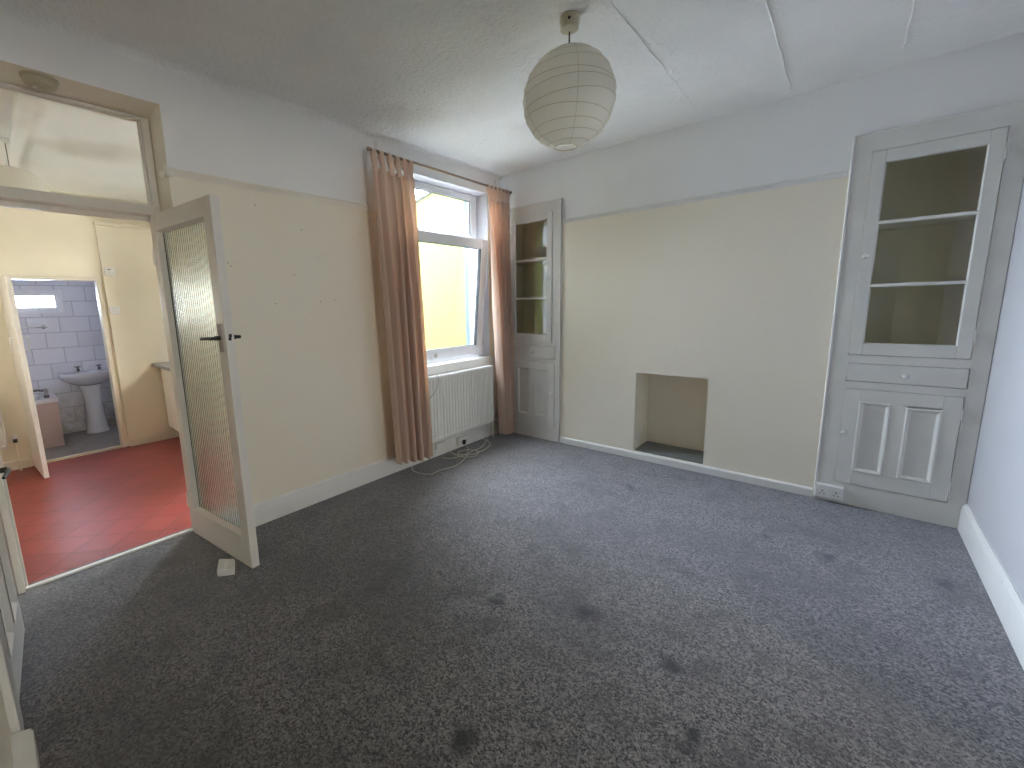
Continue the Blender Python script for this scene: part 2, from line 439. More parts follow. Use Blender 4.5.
mb.build('window_frame', M['upvc'], w5); MB().box(3.508, 3.512, q0+f, q1-f, q2+f, q3-f).build('pane', M['glass'], w5)

# picture rails
def rail_prof(d=1.0):
    return [(0, -.020), (.006, -.022), (.010, -.010), (.016, -.004), (.022, .006), (.020, .014), (.012, .018), (.006, .014), (0, .016)]
mb = MB(); zr = 2.162
mb.prism([(XL + a, .775, zr + b) for a, b in rail_prof()], (0, 2.06-.775, 0))
mb.prism([(XL - .10, .755 - a*.8, zr + b) for a, b in rail_prof()], (.115, 0, 0))
mb.box(XL - .015, XL + .020, .742, .778, zr - .028, zr + .022, .004)
struct(mb.build('trim_1', M['cream'], smooth=40), 'picture rail running along the cream window wall', 'picture rail')
mb = MB()
mb.prism([(-2.078, YF - a*.8, zr + .006 + b*.9) for a, b in rail_prof()], (2.078-.072, 0, 0))
for k in range(9):      # drips and lumps of old paint along the top edge
    x = -2.0 + k*.235 + random.uniform(-.05, .05)
    mb.lathe([(.001, 0), (.006, .002), (.007, .005), (.001, .008)], (x, YF - .009, zr + .021), 'z', 8)
mb.prism([(-2.076, YF, zr+.004), (-2.076, YF-.014, zr+.004), (-2.050, YF-.014, zr+.004), (-2.066, YF-.014, zr+.20), (-2.076, YF-.006, zr+.215), (-2.076, YF, zr+.215)], (.006, 0, 0))
struct(mb.build('trim_2', M['gloss'], smooth=40), 'lumpy painted picture rail across the chimney breast', 'picture rail')

# skirting boards
def skirt_prof(h, t):
    return [(0, 0), (t, 0), (t, h*.80), (t*.85, h*.84), (t*.92, h*.88), (t*.55, h*.95), (t*.30, h), (0, h)]
o = MB().prism([(XL + a, .762, b) for a, b in skirt_prof(.147, .021)], (0, 3.72-.762, 0)).build('baseboard_left', M['gloss'], smooth=30)
struct(o, 'white skirting board below the window wall', 'skirting board')
o = MB().prism([(-2.076, YF - a, b) for a, b in skirt_prof(.063, .016)], (2.076-.070, 0, 0)).build('baseboard_far', M['gloss'], smooth=30)
struct(o, 'low white skirting strip running below the fireplace recess', 'skirting board')
o = MB().prism([(XR - a, 1.78, b) for a, b in skirt_prof(.168, .021)], (0, 3.718-1.78, 0)).build('baseboard_right', M['gloss'], smooth=30)
struct(o, 'tall white skirting board along the right wall', 'skirting board')
mb = MB().prism([(-1.85, YB + a*1.9, b) for a, b in skirt_prof(.10, .025)], (.72, 0, 0))
struct(mb.build('baseboard_back', M['gloss'], smooth=30), 'white skirting block and board beside the panelled cupboard door', 'skirting board')

# hearth slab in the recess
o = MB().box(FIRE[0]+.004, FIRE[1]-.004, YF+.012, 4.086, .0662, .072, .002).build('hearth_slab', M['slab'])
tag(o, 'grey stone slab on the floor of the fireplace recess', 'hearth')

# ------------------------------------------------------------------ kitchen doorway: frame, transom, threshold, glazed door
mb = MB()
fx0, fx1 = -3.112, -3.030
mb.box(fx0, fx1, .728, .758, 0, 2.018, .004); mb.box(fx0, fx1, .722, .758, 2.018, 2.49, .004); mb.box(fx0, fx1, -.088, -.058, 0, 2.49, .004)
mb.box(fx0, fx1, -.058, .722, 2.478, 2.49, .003)
mb.box(fx0, fx1+.014, -.058, .728, 1.962, 2.018, .006); mb.box(fx0, fx0+.03, -.058, .728, 1.935, 1.962, .003)
mb.box(fx0, fx0+.03, .715, .728, 0, 1.962, .002); mb.box(fx0, fx0+.03, -.058, -.047, 0, 1.962, .002)
# thin glazing beads round the fanlight
gx = -3.074
for (a0, a1, b0, b1) in ((-.058, -.047, 2.018, 2.478), (.712, .722, 2.018, 2.478), (-.047, .712, 2.018, 2.026), (-.047, .712, 2.470, 2.478)):
    mb.box(gx-.012, gx+.012, a0, a1, b0, b1, .003)
fr = mb.build('trim_3', M['doorpaint'])
struct(fr, 'off white frame of the kitchen doorway with fanlight above', 'door frame')
p = MB().box(gx-.002, gx+.002, -.047, .712, 2.026, 2.470).build('fanlight_pane', M['glass'], fr); p['label'] = 'clear glass fanlight'
o = MB().box(-3.080, -3.052, -.058, .728, -.002, .012, .004).build('trim_4', M['gloss'])
struct(o, 'thin white threshold strip between grey carpet and red tiles', 'threshold')

# glazed door, hung on the right jamb and opened into the room (built in its own axes, x along the leaf, near face at y=0)
LW, LT, LH = .720, .043, 1.950
th = math.atan2(.084, .716)
d1 = empty('door_1', (-3.022, .698, .008), th)
struct(d1, 'white door with full height reeded glass panel, standing open into the room', 'door')
mb = MB(); g = (.062, .638, .170, 1.860)
mb.box(0, g[0], 0, LT, 0, LH, .003); mb.box(g[1], LW, 0, LT, 0, LH, .003)
mb.box(g[0], g[1], 0, LT, 0, g[2], .003); mb.box(g[0], g[1], 0, LT, g[3], LH, .003)
leaf = mb.build('door_leaf', M['doorpaint'], d1, True)
mb = MB()
for sgn, y0 in ((1, .001), (-1, LT-.001)):
    mb.frame_ring((g[0]-.001, g[1]+.001, g[2]-.001, g[3]+.001), (g[0]+.011, g[1]-.011, g[2]+.011, g[3]-.011), 0, (.028 if sgn > 0 else .007), y0, 'y', sgn)
mb.build('glazing_bead', M['doorpaint'], leaf, True)
mb = MB(); n = 24; w = g[1]-g[0]+.006        # fluted pane: flutes on the near face, plain on the far face
f, b = [], []
for k in range(n*6+1):
    u = g[0]-.003 + w*k/(n*6); ph = (k % 6)/6
    f.append((u, .0300-.0024*abs(math.sin(PI*k/6)))); b.append((u, .0345))
ring = f + b[::-1]
mb.prism([(x, y, g[2]-.003) for x, y in ring], (0, 0, g[3]-g[2]+.006))
p = mb.build('glass_pane', M['reeded'], leaf, True, smooth=60); p['label'] = 'reeded obscure glass panel'
def lever(parent, x, z, face, out, bar, dirx=-1, local=True):
    """lever handle on a back plate; out = +1/-1 away from the leaf face along y"""
    mb = MB().box(x-.020, x+.020, face, face+out*.006, z-.072, z+.072, .002)
    pl = mb.build('back_plate', M['dull'], parent, local)
    mb = MB().lathe([(.012, 0), (.012, .02), (.009, .028), (.009, .048)], (x, face+out*.006, z), 'y', 16, out)
    yb = face+out*.050
    mb.tube([(x+.004*-dirx, yb, z), (x+dirx*.02, yb, z), (x+dirx*.06, yb+out*.002, z-.002), (x+dirx*.10, yb, z-.004), (x+dirx*.118, yb-out*.004, z-.006)], [.008, .009, .0075, .0085, .006], 10)
    lv = mb.build('lever_handle', M['black'], parent, local, 40); lv['label'] = 'black lever handle'
    return lv
lever(leaf, .672, 1.265, 0, -1, None); lever(leaf, .672, 1.265, LT, 1, None)
mb = MB().box(LW-.0005, LW+.0015, .010, .033, 1.20, 1.30, .0005); mb.build('latch_plate', M['doorpaint'], leaf, True)
p = MB().box(LW, LW+.004, .013, .027, 1.252, 1.268, .001).box(LW+.001, LW+.012, .015, .027, 1.268, 1.285, .002).build('latch_bolt', M['black'], leaf, True); p['label'] = 'dark latch bolt'
for z in (.22, 1.72):
    MB().tube([(-.004, -.004, z-.045), (-.004, -.004, z+.045)], .006, 10).build('hinge', M['doorpaint'], leaf, True)

# wedge on the carpet under the door
mb = MB(); c = Vector((-2.44, .712, .004)); ang = math.radians(128)
ex = Vector((math.cos(ang), math.sin(ang), 0)); ey = Vector((-math.sin(ang), math.cos(ang), 0))
ex, ey = Vector((-.72, .69, 0)).normalized(), Vector((.66, .75, 0)).normalized()
A = c - ex*.01 - ey*.075
quad = [(A - ex*.035), (A + ex*.055), (A + ex*.055 + Vector((0,0,.032))), (A - ex*.035 + Vector((0,0,.032)))]
wb = [Vector(p) for p in ((-2.391,.634,.001), (-2.336,.702,.001), (-2.462,.748,.001), (-2.532,.690,.001))]; wt = [.036, .036, .022, .022]
mb.rings([wb, [p + Vector((0,0,h)) for p, h in zip(wb, wt)]])
bmesh.ops.bevel(mb.bm, geom=mb.bm.edges[:], offset=.003, segments=2, affect='EDGES')
w = mb.build('door_stop', M['gloss'])
tag(w, 'small white block doorstop on the carpet at the foot of the glazed door', 'doorstop')

# smoke alarm on the doorway soffit
sa = empty('smoke_alarm', (-2.885, .312, 2.494))
tag(sa, 'round yellowed smoke alarm on the soffit of the kitchen doorway', 'smoke alarm')
MB().lathe([(.066, 0), (.066, -.008), (.062, -.010)], sa.location, 'z', 40).build('base', M['alarm'], sa, smooth=40)
MB().lathe([(.060, -.010), (.060, -.026), (.054, -.038), (.040, -.042), (.018, -.042), (.016, -.045), (.001, -.045)], sa.location, 'z', 40).build('cover', M['alarm'], sa, smooth=40)
MB().lathe([(.008, -.045), (.008, -.049), (.001, -.050)], sa.location + Vector((.0, -.02, .003)), 'z', 14).build('test_button', M['plastic'], sa, smooth=40)

# ------------------------------------------------------------------ panelled cupboard door in the wall behind the viewpoint
a = Vector((-2.052, -.118, 0)); b = Vector((-2.640, -.078, 0)); L2 = (b-a).length
d2 = empty('door_2', (a.x, a.y, .012), math.atan2(b.y-a.y, b.x-a.x))
struct(d2, 'white panelled door edge-on at the lower left corner of the photo', 'door')
# local x runs along the leaf away from the camera; local -y faces the room
mb = MB(); W2, H2, T2 = L2, 1.93, .03
st = .085; zs = [.0, .18, .80, .92, 1.83, H2]
cols = (st, W2/2-.035, W2/2+.035, W2-st)
mb.box(0, st, 0, T2, 0, H2, .003); mb.box(W2-st, W2, 0, T2, 0, H2, .003); mb.box(cols[1], cols[2], 0, T2, .18, 1.83, .003)
for z0, z1 in ((0, .18), (.80, .92), (1.83, H2)): mb.box(st, W2-st, 0, T2, z0, z1, .003)
lf = mb.build('door_leaf', M['oldgloss'], d2, True)
for c0, c1 in ((cols[0], cols[1]), (cols[2], cols[3])):
    for z0, z1 in ((.18, .80), (.92, 1.83)):
        mb = MB().box(c0-.004, c1+.004, .012, .020, z0-.004, z1+.004)
        mb.frame_ring((c0-.002, c1+.002, z0-.002, z1+.002), (c0+.022, c1-.022, z0+.022, z1-.022), -.004, .013, 0, 'y', 1)
        mb.build('door_panel', M['oldgloss'], lf, True)
mb = MB().lathe([(.024, 0), (.024, .005), (.013, .009), (.011, .030), (.012, .050)], (W2-.05, 0, .757), 'y', 16, -1)
mb.tube([(W2-.044, -.052, .757), (W2-.08, -.055, .757), (W2-.12, -.052, .754), (W2-.155, -.045, .750)], [.008, .010, .008, .006], 10)
p = mb.build('lever_handle', M['black'], lf, True, 40); p['label'] = 'black lever handle'
mb = MB()
mb.box(-2.735, -2.665, YB, -.096, 0, 2.02, .004); mb.box(-2.735, -2.012, YB, -.115, 1.955, 2.02, .004); mb.box(-2.040, -1.862, YB, -.108, 0.0, 2.02, .004)
struct(mb.build('trim_5', M['oldgloss']), 'white frame round the panelled cupboard door', 'door frame')

# ------------------------------------------------------------------ window
w1 = empty('window_1', (-2.94, 3.0, .862))
struct(w1, 'white plastic window between the peach curtains, lower sash tilted open', 'window')
y0, y1, z0, z1 = WIN; wx0, wx1 = -3.00, -2.945; fw = .080
mb = MB()
mb.box(wx0, wx1, y0, y0+fw, z0, z1, .006); mb.box(wx0, wx1, y1-fw, y1, z0, z1, .006)
mb.box(wx0, wx1, y0+fw, y1-fw, z1-.052, z1, .006); mb.box(wx0, wx1, y0+fw, y1-fw, z0+.002, z0+.045, .006)
mb.box(wx0, wx1+.004, y0+fw, y1-fw, 2.020, 2.092, .006)
frw = mb.build('window_frame', M['upvc'], w1)
mb = MB(); a0, a1, c0, c1 = y0+fw, y1-fw, 2.092, z1-.052
for q in ((a0, a0+.016, c0, c1), (a1-.016, a1, c0, c1), (a0+.016, a1-.016, c0, c0+.022), (a0+.016, a1-.016, c1-.012, c1)): mb.box(-2.975, -2.940, *q, .004)
mb.build('glazing_bead', M['upvc'], w1)
mb = MB()
for q in ((a0+.016, a0+.021, c0+.022, c1-.012), (a1-.021, a1-.016, c0+.022, c1-.012), (a0+.016, a1-.016, c0+.022, c0+.026), (a0+.016, a1-.016, c1-.016, c1-.012)): mb.box(-2.970, -2.950, *q)
mb.build('gasket', M['gasket'], w1)
p = MB().box(-2.962, -2.958, a0+.014, a1-.014, c0+.02, c1-.01).build('top_pane', M['glass'], w1); p['label'] = 'fixed top pane'
# lower sash, tilted into the room at its top edge
sy0, sy1, sz0, sz1 = 2.425, 3.494, .907, 2.066
sw = .092; tilt = math.radians(5.4); sx0, sx1 = -2.943, -2.888
def tilted(mb):
    pv = Vector((-2.94, 0, sz0))
    bmesh.ops.rotate(mb.bm, verts=mb.bm.verts, cent=pv, matrix=Matrix.Rotation(tilt, 3, 'Y')); return mb
mb = MB()
mb.box(sx0, sx1, sy0, sy0+sw, sz0, sz1, .006); mb.box(sx0, sx1, sy1-sw, sy1, sz0, sz1, .006)
mb.box(sx0, sx1, sy0+sw, sy1-sw, sz0, sz0+sw, .006); mb.box(sx0, sx1, sy0+sw, sy1-sw, sz1-sw, sz1, .006)
sash = tilted(mb).build('opening_sash', M['upvc'], w1)
mb = MB()
for q in ((sy0+sw, sy0+sw+.006, sz0+sw, sz1-sw), (sy1-sw-.006, sy1-sw, sz0+sw, sz1-sw), (sy0+sw, sy1-sw, sz0+sw, sz0+sw+.005), (sy0+sw, sy1-sw, sz1-sw-.005, sz1-sw)): mb.box(sx0+.012, sx1-.006, *q)
tilted(mb).build('gasket', M['gasket'], sash)
p = tilted(MB().box(-2.918, -2.914, sy0+sw-.003, sy1-sw+.003, sz0+sw-.003, sz1-sw+.003)).build('sash_pane', M['glass'], sash); p['label'] = 'pane of the tilted sash'
mb = MB().lathe([(.021, 0), (.021, .010), (.014, .014), (.001, .014)], (sx1+.0005, 2.795, sz0+.040), 'x', 18)
p = tilted(mb).build('lock_button', M['dull'], sash, smooth=40); p['label'] = 'grey round lock button'
mb = MB().box(sx1+.0005, sx1+.012, 2.722, 2.748, sz0+.012, sz0+.072, .003); mb.tube([(sx1+.014, 2.735, sz0+.065), (sx1+.022, 2.742, sz0+.035), (sx1+.024, 2.748, sz0+.005)], .007, 8)
tilted(mb).build('sash_handle', M['upvc'], sash, smooth=40)
MB().box(-2.905, -2.872, 3.452, 3.506, .884, .995, .004).build('hinge_cover', M['upvc'], w1)
struct(MB().box(-3.119, -3.003, y1-.012, y1-.0005, z0+.002, z1-.002).build('trim_13', M['extreveal']), 'blue grey outer reveal right of the window', 'window reveal')
# inner sill board and its apron
mb = MB().box(-2.944, XL+.004, y0-.0, y1+.0, z0, z0+.004).box(XL+.002, XL+.022, y0-.06, y1+.085, z0-.085, z0+.006, .004)
struct(mb.build('trim_6', M['gloss']), 'white window board and apron under the window', 'window sill')

# ------------------------------------------------------------------ curtains on their pole
PX, PZ = -2.650, 2.527
pole = empty('curtain_pole', (PX, 2.84, PZ))
tag(pole, 'slim bronze curtain pole across the top of the window', 'curtain pole')
MB().tube([(PX, 1.985, PZ+.004), (PX, 3.705, PZ-.004)], .0095, 14).build('rod', M['bronze'], pole, smooth=60)
for yy, s in ((1.985, -1), (3.705, 1)):
    MB().lathe([(.010, 0), (.014, .003), (.014, .012), (.010, .016), (.006, .018), (.001, .018)], (PX, yy, PZ), 'y', 16, s).build('finial', M['bronze'], pole, smooth=50)
for yy in (2.165, 3.655):
    mb = MB().box(XL+.0005, XL+.005, yy-.012, yy+.012, PZ+.00, PZ+.14, .001).box(XL+.004, PX-.008, yy-.008, yy+.008, PZ+.012, PZ+.020, .001)
    mb.box(PX-.016, PX+.014, yy-.008, yy+.008, PZ+.010, PZ+.0155, .001)
    mb.build('bracket', M['plastic'], pole)

def curtain(label, ytop, ybot, zhem, nf, seed):
    rnd = random.Random(seed)
    root = empty('curtain', (PX, sum(ytop)/2, PZ)); tag(root, label, 'curtain', 'tab top curtains on the bronze pole')
    ns, nv = nf*16, 40; ztop = PZ - .118
    amp = [rnd.uniform(.55, 1.05) for _ in range(nf+1)]; wid = [rnd.uniform(.7, 1.3) for _ in range(nf)]
    cum = [0]
    for w_ in wid: cum.append(cum[-1]+w_/sum(wid))
    drift = [rnd.uniform(-.5, .5) for _ in range(nf+1)]
    def pt(s, v, d):
        i = max(j for j in range(nf) if cum[j] <= s + 1e-9); f = (s-cum[i])/(cum[i+1]-cum[i])
        a = amp[i]*(1-f) + amp[i+1]*f; dr = drift[i]*(1-f) + drift[i+1]*f
        ang = 2*PI*f + dr*v*1.4
        c = math.sin(ang); c = math.copysign(abs(c)**.75, c)
        grow = .020 + .050*min(1, v*2.4)
        x = PX + .014 + .022*v + a*grow*c + d
        ya = ytop[0]*(1-v) + ybot[0]*v; yb = ytop[1]*(1-v) + ybot[1]*v
        y = ya + (yb-ya)*s + a*grow*.42*math.cos(ang)*math.sin(PI*s)
        zb = zhem[0]*(1-s) + zhem[1]*s + .006*math.sin(ang+.6)
        return (x, y, ztop + (zb-ztop)*v)
    mb = MB(); grid = [[[mb.bm.verts.new(pt(i/ns, j/nv, d)) for i in range(ns+1)] for j in range(nv+1)] for d in (0, -.0022)]
    for gi, gr in enumerate(grid):
        for j in range(nv):
            for i in range(ns): mb.bm.faces.new((gr[j][i], gr[j][i+1], gr[j+1][i+1], gr[j+1][i]))
    A, B = grid
    for j in range(nv):
        for i in (0, ns): mb.bm.faces.new((A[j][i], A[j+1][i], B[j+1][i], B[j][i]))
    for i in range(ns):
        for j in (0, nv): mb.bm.faces.new((A[j][i], A[j][i+1], B[j][i+1], B[j][i]))
    mb.build('drape', M['curtain'], root, smooth=80)
    k0 = 6
    for k in range(k0):
        s = .06 + .88*k/(k0-1)
        x, y, z = pt(s, 0, 0); hw = .019; mbt = MB(); ring = []
        path = [(x+.0025, z-.03), (x+.0028, z+.002), (PX+.0155, PZ-.03)] + [(PX+.0125*math.cos(a), PZ+.0125*math.sin(a)) for a in [PI*q/8 for q in range(9)]] + [(PX-.0155, PZ-.03), (x-.0048, z+.002), (x-.0045, z-.03)]
        inner = [(x+.0010, z-.03), (x+.0013, z+.002), (PX+.0140, PZ-.03)] + [(PX+.0110*math.cos(a), PZ+.0110*math.sin(a)) for a in [PI*q/8 for q in range(9)]] + [(PX-.0140, PZ-.03), (x-.0033, z+.002), (x-.0030, z-.03)]
        for yy in (y-hw, y-hw*.5, y, y+hw*.5, y+hw): ring.append([(px, yy, pz) for px, pz in path] + [(px, yy, pz) for px, pz in inner[::-1]])
        mbt.rings(ring)
        mbt.build('tab', M['curtain'], root, smooth=60)
    return root
curtain('peach tab top curtain gathered at the left side of the window', (1.995, 2.395), (2.055, 2.450), (.150, .095), 5, 3)
curtain('peach tab top curtain gathered at the right of the window, beside the corner cupboard', (3.335, 3.675), (3.480, 3.690), (.05, .03), 5, 12)

# ------------------------------------------------------------------ radiator under the window
RY0, RY1, RZ0, RZ1, RXF = 2.40, 3.440, .185, .785, -2.695
rd = empty('radiator', (RXF-.04, (RY0+RY1)/2, RZ0))
tag(rd, 'white ribbed panel radiator under the window', 'radiator')
mb = MB(); n = 25; pitch = (RY1-RY0-.03)/n; prof = []
for k in range(n):
    b = RY0+.015 + k*pitch
    prof += [(b, 0), (b+pitch*.30, 0), (b+pitch*.42, -.010), (b+pitch*.88, -.010)]
prof.append((RY1-.015, 0))
front = [(RXF+d, y) for y, d in prof]; back = [(RXF-.016, RY1-.015), (RXF-.016, RY0+.015)]
mb.prism([(x, y, RZ0+.035) for x, y in front+back], (0, 0, RZ1-RZ0-.07))
mb.box(RXF-.014, RXF+.001, RY0+.004, RY1-.004, RZ0+.004, RZ0+.036, .005); mb.box(RXF-.014, RXF+.001, RY0+.004, RY1-.004, RZ1-.036, RZ1-.006, .005)
mb.box(RXF-.014, RXF+.001, RY0, RY0+.018, RZ0, RZ1-.004, .004); mb.box(RXF-.014, RXF+.001, RY1-.018, RY1, RZ0, RZ1-.004, .004)
mb.build('front_panel', M['rad'], rd)
MB().box(RXF-.075, RXF-.061, RY0, RY1, RZ0, RZ1-.006, .004).build('rear_panel', M['rad'], rd)
for yy in (RY0, RY1-.006): MB().box(RXF-.076, RXF+.002, yy, yy+.006, RZ0+.03, RZ1, .002).build('side_cover', M['rad'], rd)
mb = MB()
mb.box(RXF-.006, RXF+.002, RY0, RY1, RZ1-.004, RZ1+.002, .001); mb.box(RXF-.076, RXF-.068, RY0, RY1, RZ1-.004, RZ1+.002, .001)
k = RY0+.02
while k < RY1-.03:
    mb.box(RXF-.068, RXF-.006, k, k+.008, RZ1-.004, RZ1+.001); k += .022
mb.build('top_grille', M['rad'], rd)
mb = MB().tube([(RXF-.035, RY1-.01, RZ0+.03), (RXF-.035, RY1+.028, RZ0+.03), (RXF-.035, RY1+.03, RZ0+.02), (RXF-.035, RY1+.03, 0.002)], .0075, 10)
mb.build('pipe', M['oldplastic'], rd, smooth=50)
MB().lathe([(.012, 0), (.016, .01), (.018, .045), (.014, .055), (.001, .056)], (RXF-.035, RY1+.03, RZ0+.045), 'z', 16).build('valve', M['plastic'], rd, smooth=50)
for yy in (RY0+.25, RY1-.25): MB().box(XL+.0005, RXF-.072, yy-.02, yy+.02, RZ0+.08, RZ1-.12, .002).build('wall_bracket', M['rad'], rd)

# loose thin wire dangling over the radiator front
pts = [(RXF+.006, 2.628, .787), (RXF+.007, 2.632, .74), (RXF+.006, 2.618, .69), (RXF+.006, 2.570, .640), (RXF+.006, 2.53, .61), (RXF+.006, 2.494, .588)]
o = MB().tube([(RXF-.02, 2.63, .789), (RXF-.004, 2.629, .7895)] + pts, .0018, 6).build('wire', M['wire'], smooth=60)
tag(o, 'thin dark wire dangling over the front of the radiator', 'wire')

# sockets: a double one on the skirting under the radiator, another on the plinth of the right cupboard
def double_socket(label, loc, rz, group=None):
    r = empty('wall_socket', loc, rz); tag(r, label, 'socket', group)
    MB().box(-.072, .072, -.030, 0, 0, .086, .003).build('back_box', M['plastic'], r, True)
    fp = MB().box(-.074, .074, -.040, -.0305, -.001, .087, .004, 3).build('faceplate', M['plastic'], r, True)
    for sx in (-.036, .036):
        mb = MB()
        mb.box(sx-.0035, sx+.0035, -.0412, -.0395, .040, .049)
        for dx in (-.011, .011): mb.box(sx+dx-.0035, sx+dx+.0035, -.0412, -.0395, .022, .0275)
        mb.build('pin_holes', M['black'], fp, True)
        MB().box(sx-.006+.016*(1 if sx > 0 else -1), sx+.006+.016*(1 if sx > 0 else -1), -.0435, -.0395, .060, .078, .0015).build('rocker_switch', M['plastic'], fp, True)
    return r
s1 = double_socket('white double socket on the skirting below the radiator', (XL+.0215, 3.010, .030), math.radians(90))
p = MB().box(-.028, .004, -.066, -.0415, .012, .058, .006).build('plug', M['black'], s1, True); p['label'] = 'dark plug'
p.parent = s1
s2 = double_socket('white double socket low on the plinth of the glazed cupboard by the right wall', (.018, 3.7232, .036), 0)
jb = empty('junction_box', (XL+.0215, 2.70, .072)); tag(jb, 'white blank junction box on the skirting left of the socket', 'junction box')
MB().box(XL+.0215, XL+.045, 2.64, 2.76, .072, .128, .004).build('box_body', M['plastic'], jb)
MB().box(XL+.045, XL+.050, 2.638, 2.762, .070, .130, .002).build('lid', M['plastic'], jb)

# cables
def smooth_path(P, k=8):
    P = [Vector(p) for p in P]; out = []
    for i in range(len(P)-1):
        p0, p1, p2, p3 = P[max(i-1, 0)], P[i], P[i+1], P[min(i+2, len(P)-1)]
        for j in range(k):
            t = j/k
            out.append(.5*((2*p1) + (-p0+p2)*t + (2*p0-5*p1+4*p2-p3)*t*t + (-p0+3*p1-3*p2+p3)*t**3))
    return out + [P[-1]]
def cable(label, pts, r=.0035, mat='cable'):
    o = MB().tube(smooth_path(pts), r, 8).build('cable', M[mat], smooth=60)
    tag(o, label, 'cable', 'loose cables under the radiator'); return o
cable('long white cable looping out over the carpet from the left curtain', [(-2.765, 2.34, .006), (-2.68, 2.28, .006), (-2.58, 2.28, .006), (-2.50, 2.33, .006), (-2.505, 2.44, .006), (-2.468, 2.585, .006), (-2.51, 2.74, .006), (-2.60, 2.94, .006), (-2.60, 3.09, .006), (-2.66, 3.26, .02), (-2.705, 3.36, .06), (-2.74, 3.425, .12), (-2.76, 3.445, .17)])
cable('white cable coiled on the carpet below the radiator socket', [(-2.755, 2.80, .03), (-2.72, 2.81, .008), (-2.62, 2.78, .014), (-2.53, 2.79, .014), (-2.48, 2.87, .014), (-2.53, 2.98, .014), (-2.64, 2.97, .014), (-2.68, 2.87, .014), (-2.61, 2.80, .021), (-2.52, 2.86, .021), (-2.52, 3.06, .014), (-2.57, 3.21, .014), (-2.68, 3.30, .014), (-2.735, 3.28, .03)])
cable('dark plug lead dropping from the socket to the carpet', [(XL+.09, 3.000, .055), (-2.70, 3.00, .045), (-2.67, 2.985, .015), (-2.63, 2.95, .0245), (-2.58, 2.88, .0245), (-2.56, 2.80, .0245), (-2.62, 2.70, .008), (-2.71, 2.66, .008)], .003, 'oldplastic')

# ------------------------------------------------------------------ alcove cupboards
def knob(parent, x, z, y, name='knob'):
    return MB().lathe([(.010, 0), (.010, .003), (.006, .008), (.006, .014), (.013, .019), (.016, .025), (.013, .031), (.006, .033), (.001, .0335)], (x, y, z), 'y', 18, -1).build(name, M['gloss'], parent, smooth=60)

